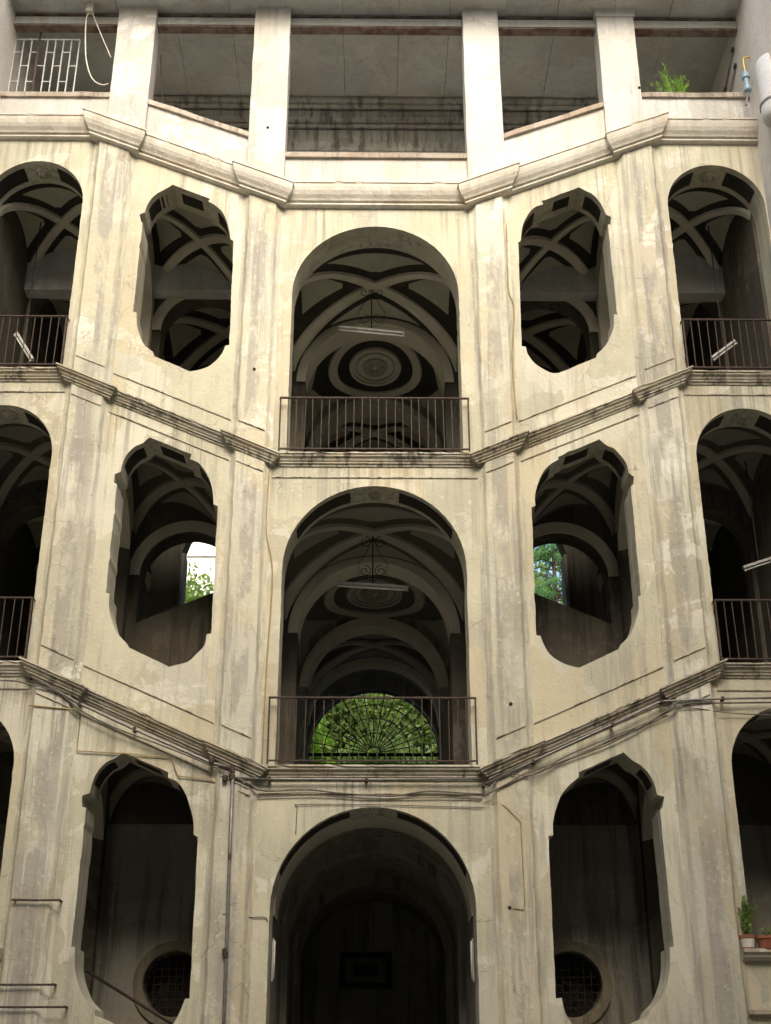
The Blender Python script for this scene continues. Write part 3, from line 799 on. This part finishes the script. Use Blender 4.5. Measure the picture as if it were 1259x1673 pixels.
for s in (1, 2):
    for side in (-1, 1):
        a, b = sorted((side * 5.0, side * 6.70))
        railing(a, b, rake(BELT[s], 9), 14, 'rusty iron railing of the %s landing arch at the %s edge of the facade' % (('', 'lower', 'upper')[s], 'left' if side < 0 else 'right'))

# ------------------------------------------------------------------ lamps hanging in the vaults
def scroll(cx, y, cz, r, sx):
    pts = []
    for k in range(26):
        t = k / 25; a = math.pi * (0.5 + 2.6 * t); rr = r * (1 - .72 * t)
        pts.append((cx + sx * (rr * math.cos(a)), y, cz + rr * math.sin(a)))
    return pts
def hanging_lamp(xa, za, xb, zb, y, ztop, label, ornament=True):
    xm = (xa + xb) / 2; zm = (za + zb) / 2
    T = thing('hanging_lamp', (xm, y, zm), label, 'lamp', 'fluorescent lamps under the vaults')
    m = MB(); m.tube([(xm, y, ztop + .03), (xm, y, zm + .05)], .011, 6); m.build('rod', 'dark_iron', T)
    if ornament:
        for sx in (-1, 1):
            for zc in (ztop - .12, zm + .28):
                m = MB(); m.tube(scroll(xm + sx * .13, y, zc, .105, sx), .006, 5); m.build('iron_scroll', 'dark_iron', T)
            m = MB(); m.tube([(xm, y, ztop - .02), (xm + sx * .10, y, ztop - .3), (xm + sx * .24, y, zm + .42), (xm + sx * .22, y, zm + .2), (xm, y, zm + .10)], .005, 5); m.build('iron_stay', 'dark_iron', T)
    d = Vector((xb - xa, 0, zb - za)); L = d.length; d.normalize(); u = Vector((-d.z, 0, d.x))
    def bar(w, h, off, l0, l1):
        vs = []
        for t in (l0, l1):
            for yy in (-w, w):
                for hh in (-h, h): vs.append(Vector((xm, y, zm)) + d * t + u * (off + hh) + Vector((0, yy, 0)))
        q = MB(); q.add(vs, [(0, 1, 3, 2), (4, 6, 7, 5), (0, 4, 5, 1), (2, 3, 7, 6), (0, 2, 6, 4), (1, 5, 7, 3)]); return q
    bar(.045, .022, .03, -L / 2, L / 2).build('housing', 'lamp_housing', T, bevel=.006)
    q = MB(); q.tube([Vector((xm, y, zm)) + d * t - u * .018 for t in (-L / 2 + .03, 0, L / 2 - .03)], .016, 10); q.build('tube', 'tube_glass', T, smooth=True)
    for e in (-1, 1):
        bar(.02, .03, -.008, e * L / 2 - (.03 if e > 0 else 0), e * L / 2 + (.03 if e < 0 else 0)).build('end_cap', 'lamp_housing', T)
hanging_lamp(-.655, 14.355, .515, 14.23, 1.78, 15.26, 'white fluorescent lamp hanging from iron scrolls in the upper central arch')
hanging_lamp(-.612, 9.42, .556, 9.345, 1.78, 10.30, 'white fluorescent lamp hanging from iron scrolls in the lower central arch')
hanging_lamp(-6.37, 14.10, -6.02, 13.55, 1.6, 16.5, 'tilted fluorescent lamp behind the railing of the upper left landing', False)
hanging_lamp(5.95, 13.64, 6.40, 14.0, 1.6, 16.5, 'tilted fluorescent lamp behind the railing of the upper right landing', False)
hanging_lamp(6.03, 9.64, 6.55, 9.82, 1.6, 11.6, 'tilted fluorescent lamp above the railing of the lower right landing', False)
for side in (-1, 1):
    x = side * 1.352
    T = thing('passage_lamp', (x, .5, 3.2), 'upright fluorescent lamp on the %s jamb of the dark ground arch' % ('left' if side < 0 else 'right'), 'lamp', 'lamps on the jambs of the ground arch')
    m = MB(); m.box(x - .012, x + .012, .45, .49, 3.19, 3.74); m.build('housing', 'lamp_housing', T, bevel=.006)
    for dy in (.455, .485):
        m = MB(); m.tube([(x - side * .022, dy, 3.22), (x - side * .022, dy, 3.71)], .010, 8); m.build('tube', 'tube_glass', T, smooth=True)

# framed panel at the back of the passage
T = thing('framed_panel', (-.14, 9.27, 3.82), 'dim framed stone panel on the end wall of the ground passage', 'panel')
m = MB(); m.box(-.66, .38, 9.25, 9.298, 3.82, 4.5); m.build('panel_frame', 'dark_iron', T, bevel=.01)
m = MB(); m.box(-.53, .25, 9.235, 9.249, 3.93, 4.39); m.build('stone_face', 'marble', T)
m = MB(); m.box(-.38, .10, 9.225, 9.234, 4.05, 4.27); m.build('inset', 'dark_iron', T)

# ------------------------------------------------------------------ fan grille in the far arch
T = thing('fan_grille', (0, 9.5, 6.1), 'iron fan grille with radiating bars in the garden arch', 'grille')
cz, yy = 8.60, 9.5
for k in range(1, 18):
    a = math.pi * k / 18
    m = MB(); m.tube([(.14 * math.cos(a), yy, cz + .14 * math.sin(a)), (1.40 * math.cos(a), yy, cz + 1.40 * math.sin(a))], .012, 5); m.build('ray_bar', 'dark_iron', T)
for r_ in (.14, .45, .78, 1.08, 1.385):
    m = MB(); m.tube([(r_ * math.cos(math.pi * k / 28), yy + .015, cz + r_ * math.sin(math.pi * k / 28)) for k in range(29)], .012, 5); m.build('ring_bar', 'dark_iron', T)
m = MB(); m.box(-1.42, 1.42, yy - .03, yy + .03, cz - .06, cz); m.build('transom', 'dark_iron', T)
for k in range(-12, 13):
    x = k * .115; m = MB(); m.tube([(x, yy, 6.1), (x, yy, cz - .03)], .011, 5); m.build('upright_bar', 'dark_iron', T)
for z in (6.9, 7.7, 8.35):
    m = MB(); m.box(-1.42, 1.42, yy - .012, yy + .018, z, z + .03); m.build('cross_bar', 'dark_iron', T)

# ------------------------------------------------------------------ pipes and cables
def smooth_path(pts, n=6):
    P = [Vector(p) for p in pts]; out = []
    for i in range(len(P) - 1):
        a = P[max(i - 1, 0)]; b = P[i]; c = P[i + 1]; d = P[min(i + 2, len(P) - 1)]
        for k in range(n):
            t = k / n
            out.append(.5 * ((2 * b) + (c - a) * t + (2 * a - 5 * b + 4 * c - d) * t * t + (3 * b - a - 3 * c + d) * t ** 3))
    out.append(P[-1]); return out
def run(name, pts, r, mat, label, cat, clips=0, sm=True):
    p = smooth_path(pts) if sm else [Vector(q) for q in pts]
    T = thing(name, p[0], label, cat)
    m = MB(); m.tube(p, r, 7); m.build('line' if cat == 'cable' else 'tube', mat, T, smooth=True)
    if clips:
        st = max(1, len(p) // clips)
        for i in range(st // 2, len(p) - 1, st):
            q = p[i]; m = MB(); m.box(q.x - .02, q.x + .02, q.y - r * 1.4, q.y + .08, q.z - r * 1.6, q.z + r * 1.6); m.build('clip', 'rust_iron', T)
    return T
yp = -.135
run('conduit_pipe', [(-4.9, yp, 7.245), (-4.157, yp, 6.84), (-3.355, yp, 6.47), (-2.255, yp, 6.0), (-1.97, yp, 5.93)], .021, 'galvanised', 'grey conduit pipe sloping below the lowest left belt moulding', 'pipe', 5, False)
run('conduit_pipe', [(-1.95, yp, 5.79), (-1.44, yp + .04, 5.785), (-.1, yp + .05, 5.783), (1.5, yp + .04, 5.79)], .018, 'galvanised', 'grey conduit pipe running level above the dark ground arch', 'pipe', 5, False)
run('conduit_pipe', [(1.52, yp, 5.70), (2.214, yp, 6.03), (3.362, yp, 6.56), (4.086, yp, 6.90), (4.962, yp, 6.94), (6.7, yp, 6.97)], .017, 'galvanised', 'grey conduit pipe climbing below the lowest right belt moulding', 'pipe', 7, False)
T = run('down_pipe', [(-1.943, -.155, 5.9), (-1.933, -.155, 4.718), (-1.909, -.155, 3.464), (-1.88, -.155, .1)], .024, 'galvanised', 'thin galvanised pipe running down the pilaster left of the ground arch', 'pipe', 4, False)
for (x, z) in ((-2.25, 6.03), (-1.96, 5.92), (-1.955, 5.80), (-2.05, 5.78), (-1.93, 3.5)):
    m = MB(); m.lathe([(.03, -.045), (.04, -.03), (.04, .03), (.03, .045)], (x, -.15, z), 8); m.build('pipe_joint', 'rust_iron', T)
run('electric_cable', [(-6.7, -.1, 7.17), (-5.33, -.1, 7.19), (-4.93, yp, 7.13), (-4.48, yp, 7.0), (-4.11, yp, 6.73), (-3.62, yp, 6.49), (-3.0, yp, 6.26), (-2.39, yp, 6.02), (-1.78, yp, 5.74), (-1.6, -.08, 5.63)], .012, 'grey_cable', 'dark cable sagging beside the sloping left conduit', 'cable')
run('electric_cable', [(-1.78, yp, 5.72), (-1.52, -.06, 5.63), (-.93, -.04, 5.649), (-.42, -.04, 5.60), (.25, -.04, 5.565), (.76, -.04, 5.63), (1.48, -.06, 5.586)], .012, 'grey_cable', 'wavy dark cable strung across above the ground arch', 'cable')
run('electric_cable', [(-1.60, -.03, 5.55), (-.8, -.03, 5.57), (0, -.03, 5.53), (.9, -.03, 5.545), (1.5, -.03, 5.53)], .008, 'grey_cable', 'thin cable just under the wavy one above the ground arch', 'cable')
run('electric_cable', [(-1.06, -.02, 5.05), (-1.05, -.02, 5.40), (-1.01, -.02, 5.45), (-.08, -.02, 5.452), (.59, -.02, 5.437), (1.52, -.02, 5.413)], .006, 'grey_cable', 'thin wire bending down towards the crown of the ground arch', 'cable')
run('electric_cable', [(-4.88, -.115, 6.82), (-4.216, -.115, 6.76), (-4.157, -.025, 6.70), (-4.157, -.03, 6.19), (-3.427, -.03, 6.15), (-2.826, -.03, 6.10), (-2.72, -.03, 5.84), (-2.30, -.03, 5.796), (-1.7, -.12, 5.55)], .010, 'ochre_cable', 'ochre wire boxing in the wall above the lowest left slanted opening', 'cable', 0, False)
run('electric_cable', [(1.516, -.1, 5.554), (1.86, yp, 5.724), (2.12, yp, 5.87), (2.64, -.05, 6.05), (3.35, -.05, 6.32), (4.07, -.08, 6.70), (4.43, yp, 6.86), (4.96, -.1, 6.885), (6.7, -.05, 6.92)], .011, 'grey_cable', 'dark cable climbing above the lowest right slanted opening', 'cable')
run('electric_cable', [(1.53, -.1, 5.80), (1.87, yp, 5.86), (2.2, yp, 5.84), (2.73, -.05, 6.14), (3.8, -.05, 6.58), (4.34, yp, 6.80), (5.2, -.06, 6.74), (6.7, -.05, 6.70)], .008, 'grey_cable', 'thinner cable crossing the right conduit', 'cable')
run('electric_cable', [(-1.99, -.11, 3.98), (-1.7, -.03, 3.95), (-1.45, -.02, 3.955), (-1.40, -.02, 3.9)], .007, 'grey_cable', 'short wire reaching the left haunch of the ground arch', 'cable')
run('electric_cable', [(1.85, -.11, 4.06), (2.0, -.115, 4.04), (2.02, -.115, 4.15), (2.01, -.115, 5.2), (1.8, -.115, 5.42), (1.62, -.05, 5.5)], .006, 'ochre_cable', 'fine wire up the pilaster right of the ground arch', 'cable', 0, False)
run('electric_cable', [(-1.63, -.03, 10.6), (-1.64, -.03, 9.6), (-1.52, -.03, 8.9), (-1.55, -.03, 7.4), (-1.56, -.03, 5.95)], .010, 'ochre_cable', 'ochre wire down the wall left of the lower central arch', 'cable')
run('electric_cable', [(2.22, -.06, 15.3), (2.2, -.06, 14.0), (2.28, -.03, 13.6), (2.21, -.06, 12.6), (2.24, -.05, 11.5)], .010, 'ochre_cable', 'ochre wire beside the upper pilaster right of the centre', 'cable')
# wall plugs: stubs of old brackets on the pilasters
for (x, z, lab) in ((1.943, 6.864, 'rusty bolt hole on the pilaster right of the lower central railing'), (1.815, 4.07, 'rusty bolt hole with wire right of the ground arch'), (-1.933, 12.37, 'rusty bolt stub on the upper left pilaster'), (-1.91, 17.35, 'rusty bolt stub on the left inner loggia post'), (4.73, 18.32, 'rusty bolt stub on the right outer loggia post')):
    y = -.1 if z < 16 else -.05
    m = MB(); m.lathe([(.027, .0), (.027, -.008), (.018, -.012), (.011, -.028), (.005, -.032)], (x, y, z), 9, 'y'); tag(m.build('wall_bolt', 'rust_iron'), lab, 'bolt', 'old wall bolts')
# iron rungs left
for (xa, xb, z, lab) in ((-4.79, -4.15, 4.155, 'topmost rusty iron rod across the lowest left pilaster'), (-5.4, -4.115, 3.10, 'middle rusty iron rod across the lowest left pilaster'), (-5.3, -3.94, 2.83, 'lowest rusty iron rod across the left pilaster near the frame bottom')):
    T = thing('iron_rod', (xa, -.15, z), lab, 'rod', 'rusty rods on the left pilaster')
    m = MB(); m.tube([(xa, -.16, z), ((xa + xb) / 2, -.165, z - .008), (xb, -.16, z - .005)], .014, 7); m.build('shaft', 'rust_iron', T)
    for x in (xa + .04, xb - .01):
        m = MB(); m.tube([(x, -.16, z), (x, .0, z)], .016, 7); m.build('fixing', 'rust_iron', T)

# sill and pots lower right, ledge below
for side in (-1, 1):
    m = MB(); a, b = sorted((side * 4.86, side * 6.7))
    course('sill', [(0, 0), (.16, 0), (.165, -.045), (.13, -.06), (.12, -.10), (.07, -.14), (0, -.15)], a, b, lambda x: 3.55, 0, False, 'moulding', B)
    course('sill', [(0, 0), (.09, 0), (.095, -.05), (.05, -.08), (0, -.09)], a, b, lambda x: 2.80, 0, False, 'moulding', B)
def leaf_quad(m, c, d, n, L, W):
    s_ = d.cross(n).normalized(); q = d.normalized()
    m.add([c, c + q * L * .45 + s_ * W * .5, c + q * L + n * L * .08, c + q * L * .45 - s_ * W * .5], [(0, 1, 2, 3)])
def rdir(zb=0.0):
    while True:
        v = Vector((random.uniform(-1, 1), random.uniform(-1, 1), random.uniform(-1, 1)))
        if .05 < v.length < 1: v.normalize(); v.z += zb; return v.normalized()
def pot(x, y, z, r, h, label, band_, plant_h, nl, lsize, lean=(0, 0)):
    T = thing('potted_plant', (x, y, z), label, 'potted plant', 'pots on the right sill')
    m = MB(); m.lathe([(r * .74, 0), (r * .95, h * .78), (r * 1.06, h * .78), (r * 1.08, h), (r * .96, h), (r * .92, h * .9)], (x, y, z), 22); P = m.build('pot', 'terracotta', T)
    if band_:
        m = MB(); m.lathe([(r * .80, h * .10), (r * .985, h * .72), (r * .97, h * .72), (r * .79, h * .12)], (x, y, z), 22); m.build('painted_band', 'white_glaze', P)
    m = MB(); m.lathe([(r * .9, h * .88), (r * .2, h * .92)], (x, y, z), 16); m.build('soil', 'soil', T)
    st = MB(); lv = MB()
    for k in range(5 if plant_h > .3 else 3):
        tip = Vector((x + lean[0] + random.uniform(-.12, .12), y + lean[1] + random.uniform(-.08, .06), z + h + plant_h * random.uniform(.6, 1)))
        base = Vector((x + random.uniform(-.03, .03), y, z + h * .85)); mid = (base + tip) / 2 + Vector((random.uniform(-.05, .05), -.02, 0))
        st.tube(smooth_path([base, mid, tip], 4), .005, 5)
        for j in range(nl):
            t = random.uniform(.15, 1); c = base.lerp(mid, t * 2) if t < .5 else mid.lerp(tip, t * 2 - 1)
            leaf_quad(lv, c + rdir() * .02, rdir(.1), rdir(.5), lsize * random.uniform(.6, 1.2), lsize * .75)
    st.build('stems', 'leaf_mid', T); lv.build('leaves', 'leaf_mid', T, recalc=False)
pot(4.945, -.07, 3.552, .10, .17, 'white banded terracotta pot with a tall leafy plant on the right sill', True, .55, 26, .075, (.0, 0))
pot(5.19, -.07, 3.552, .13, .16, 'wide terracotta pot with a small sprout on the right sill', False, .14, 8, .05)
pot(4.90, .12, 3.552, .085, .20, 'small terracotta pot behind the white banded one on the right sill', False, .22, 14, .06, (-.02, 0))

# handrails seen inside the ground openings
run('stair_handrail', [(-4.05, 1.3, 3.42), (-2.9, 1.3, 2.78), (-1.75, 1.3, 2.2)], .022, 'dark_iron', 'dark handrail inside the lowest left slanted opening', 'handrail', 0, False)

# ------------------------------------------------------------------ things in the loggia
T = thing('window_grille', (-6.1, .3, 18.18), 'white metal lattice grille in the upper left loggia bay', 'grille')
gx0, gx1, gz0, gz1 = -6.70, -5.52, 18.20, 19.70; yg = .30
def gb(name, x0, x1, z0, z1):
    m = MB(); m.box(x0, x1, yg - .012, yg + .012, z0, z1); m.build(name, 'white_metal', T)
n = 8
for k in range(n + 1):
    x = gx0 + (gx1 - gx0) * k / n; gb('upright_bar', x - .011, x + .011, gz0, gz1)
gb('frame_bar', gx0, gx1, gz1, gz1 + .03); gb('frame_bar', gx0, gx1, gz0 - .03, gz0)
for k in range(n):
    xa, xb = gx0 + (gx1 - gx0) * k / n + .011, gx0 + (gx1 - gx0) * (k + 1) / n - .011
    for t in ((.08, .58) if k % 2 else (.33, .80)):
        z = gz0 + (gz1 - gz0) * t; gb('short_bar', xa, xb, z - .009, z + .009)
m = MB(); m.box(gx0 + .42, gx0 + .46, yg - .035, yg - .013, gz0 - .1, gz1 + .25); m.build('post', 'rust_iron', T)
run('hanging_hose', [(-5.27, -.1, 20.02), (-5.335, -.1, 19.85), (-5.30, -.1, 19.3), (-5.234, -.1, 18.81), (-5.096, -.1, 18.41), (-4.917, -.1, 18.26), (-4.79, -.1, 18.29)], .013, 'pale_cable', 'pale hose looping down in front of the left loggia bay', 'hose')
run('hanging_cable', [(-5.25, -.1, 20.02), (-5.16, -.1, 19.78), (-5.03, -.1, 19.45), (-4.80, -.1, 18.9)], .009, 'pale_cable', 'pale cable slanting from the ceiling box to the left post', 'cable')
m = MB(); m.box(-5.36, -5.22, -.16, -.04, 19.98, 20.2); tag(m.build('cable_box', 'pale_cable', bevel=.01), 'small pale cable box under the left loggia ceiling', 'box')
run('loggia_cable', [(-4.0, .33, 19.4), (-3.95, .33, 18.9), (-3.88, .33, 18.3), (-3.75, .33, 17.6)], .014, 'dark_iron', 'dark cable hanging beside the outer left loggia post', 'cable')
# weed on the right parapet
T = thing('parapet_weed', (5.35, .15, 18.24), 'green weed sprouting on the right loggia parapet', 'plant')
lv = MB(); st = MB()
for k in range(16):
    b = Vector((5.35 + random.uniform(-.12, .16), .15 + random.uniform(-.08, .08), 18.2)); d = Vector((random.uniform(-.35, .55), random.uniform(-.3, .2), 1)).normalized(); L = random.uniform(.3, .72)
    p = [b, b + d * L * .5 + Vector((0, 0, .03)), b + d * L + Vector((d.x * .1, 0, -.02))]; st.tube(p, [.006, .005, .002], 4)
    for j in range(16):
        t = random.uniform(.15, 1); leaf_quad(lv, b + d * L * t, (d + rdir() * .7).normalized(), rdir(.3), .13, .024)
for k in range(7):
    b = Vector((4.98 + random.uniform(-.03, .03), .18, 18.2)); d = Vector((random.uniform(-.3, .3), 0, 1)).normalized(); leaf_quad(lv, b + d * .45 * random.random(), (d + rdir() * .5).normalized(), rdir(.3), .13, .025)
st.build('stems', 'leaf_fresh', T); lv.build('leaves', 'leaf_fresh', T, recalc=False)
# tank and valve on the right wing wall
T = thing('water_tank', (6.62, -.95, 16.75), 'white rounded water tank on the right wing wall', 'water tank')
m = MB(); m.lathe([(.02, 0), (.2, .02), (.26, .09), (.27, .2), (.27, 1.15), (.26, 1.26), (.2, 1.36), (.08, 1.42), (.02, 1.425)], (6.80, -.95, 16.75), 24); m.build('vessel', 'tank_enamel', T, smooth=True)
m = MB(); m.lathe([(.285, -.02), (.285, .02)], (6.80, -.95, 17.1), 24); m.build('strap', 'galvanised', T)
T = thing('gas_valve', (6.63, -.3, 18.2), 'blue valve with a bent brass pipe beside the right tank', 'valve')
m = MB(); m.lathe([(.05, 0), (.07, .02), (.07, .10), (.045, .12), (.045, .28), (.075, .30), (.075, .38), (.04, .40), (.03, .47)], (6.59, -.3, 18.02), 12); m.build('valve_body', 'blue_paint', T)
m = MB(); m.tube(smooth_path([(6.59, -.3, 18.46), (6.59, -.3, 18.72), (6.62, -.3, 18.80), (6.74, -.3, 18.82)]), .016, 7); m.build('bent_pipe', 'brass', T, smooth=True)
m = MB(); m.tube([(6.52, -.3, 17.7), (6.59, -.3, 18.03)], .02, 7); m.build('lower_pipe', 'galvanised', T)
for k, (ya, yb, z, lab) in enumerate(((.2, 2.1, 19.3, 'upper thin pipe on the right loggia side wall'), (.2, 2.1, 18.9, 'lower thin pipe on the right loggia side wall'))):
    run('wall_pipe', [(6.69, .4, z + .4), (6.69, 1.1, z + .1), (6.69, yb, z - .3)], .018, 'galvanised', lab, 'pipe', 3, False)

# ------------------------------------------------------------------ garden behind
def tree(name, base, top, crown, rad, nleaf, lsize, mat, label, nb=9, clumps=40, cat='tree', droop=0.0):
    T = thing(name, base, label, cat, 'garden greenery behind the stair')
    m = MB(); b = Vector(base); t = Vector(top); c = Vector(crown)
    m.tube(smooth_path([b, b.lerp(t, .4) + Vector((.1, .05, 0)), t], 5), [.16 - .10 * k / 10 for k in range(11)], 8)
    cl = []
    for k in range(clumps):
        d = rdir(); f = random.random() ** .45
        cl.append(c + Vector((d.x * rad[0] * f, d.y * rad[1] * f, d.z * rad[2] * f)))
    for k in range(nb):
        q = random.choice(cl); s_ = b.lerp(t, random.uniform(.55, 1)); m.tube(smooth_path([s_, s_.lerp(q, .5) + Vector((0, 0, .15)), q], 3), [.05, .045, .04, .03, .025, .018, .01], 5)
    m.build('trunk', 'bark', T)
    lv = MB(); sr = .28 * (rad[0] + rad[2]) / 2
    for k in range(nleaf):
        q = random.choice(cl) + rdir() * sr * random.random() ** .4
        leaf_quad(lv, q, rdir(-droop), rdir(.8), lsize * random.uniform(.6, 1.3), lsize * .5)
    lv.build('crown', mat, T, recalc=False)
def conifer(base, h, r0, nt_, mat, label):
    T = thing('conifer_tree', base, label, 'tree', 'garden greenery behind the stair')
    b = Vector(base); m = MB(); m.tube([b, b + Vector((0, 0, h))], [.2, .03], 8); lv = MB()
    for k in range(nt_):
        t = random.uniform(.06, .98); z = h * t; a = random.uniform(0, 6.283); L = r0 * (1 - t) ** .8 + .15
        d = Vector((math.cos(a), math.sin(a), -.12)); p0 = b + Vector((0, 0, z)); pts = [p0, p0 + d * L * .5 + Vector((0, 0, .05 * L)), p0 + d * L + Vector((0, 0, -.12 * L))]
        m.tube(pts, [.03, .02, .008], 4)
        for j in range(44):
            u = random.uniform(.15, 1); q = pts[0].lerp(pts[1], u * 2) if u < .5 else pts[1].lerp(pts[2], u * 2 - 1)
            leaf_quad(lv, q, (d * .6 + rdir() * .8 + Vector((0, 0, -.25))).normalized(), rdir(.7), .30 * random.uniform(.5, 1.1), .05)
    m.build('trunk', 'bark', T); lv.build('crown', mat, T, recalc=False)
random.seed(5)
tree('broadleaf_tree', (-6.4, 24, 7.5), (-6.3, 24, 15.4), (-6.2, 24, 16.0), (3.0, 1.8, 2.4), 10000, .24, 'leaf_mid', 'bushy light green tree behind the left rear opening', 9, 50)
conifer((6.3, 24, 7.5), 15.0, 3.4, 330, 'leaf_conifer', 'blue green conifer behind the right rear opening')
tree('broadleaf_tree', (2.1, 25.5, 7.5), (2.0, 25.5, 13), (0.9, 25.8, 14.0), (4.0, 1.8, 3.6), 17000, .26, 'leaf_mid', 'tall green tree filling the fan grille arch', 12, 70)
tree('garden_shrub', (-2.4, 21, 7.5), (-2.4, 21, 10.6), (-2.2, 21, 11.4), (.85, .6, 1.35), 420, .46, 'leaf_fresh', 'bright green large leaved shrub at the left of the fan grille', 5, 18, 'shrub')
tree('garden_shrub', (1.1, 22, 7.5), (1.1, 22, 10.6), (1.0, 22, 11.4), (2.0, .7, 1.0), 2200, .22, 'leaf_mid', 'mid green shrub low behind the fan grille', 5, 24, 'shrub')
tree('broadleaf_tree', (-3.4, 28, 7.5), (-3.4, 28, 13), (-2.8, 28, 15), (4.0, 1.6, 4.0), 9000, .32, 'leaf_fresh', 'fresh green tree far behind the fan grille', 9, 50)
tree('garden_shrub', (5.2, 21, 7.5), (5.2, 21, 13.4), (5.3, 21, 14.9), (1.6, .8, 1.1), 2600, .2, 'leaf_fresh', 'bright green shrub below the conifer', 5, 24, 'shrub')
tree('broadleaf_tree', (5.0, 31, 7.5), (5.0, 31, 16), (5.0, 31, 18), (5.0, 1.8, 5.6), 10000, .36, 'leaf_mid', 'broad tree closing the view far behind the conifer', 9, 80)
T = thing('white_house', (-12, 40, 7.5), 'white house rising behind the left garden tree', 'building')
m = MB(); m.box(-20, -5.4, 38, 46, 7.5, 32); m.build('wall', 'white_house', T)
m = MB(); m.box(-9.2, -5.3, 37.85, 38.2, 25.2, 25.5); m.build('string_course', 'white_house', T)
for x in (-16.5, -12.5, -8.9):
    for z in (11, 16, 21, 26.5): window_on(T, x, 38, z, 0, -1)
m = MB(); m.box(-20.3, -5.1, 37.7, 46.3, 32, 32.4); m.build('roof', 'roof_tile', T)
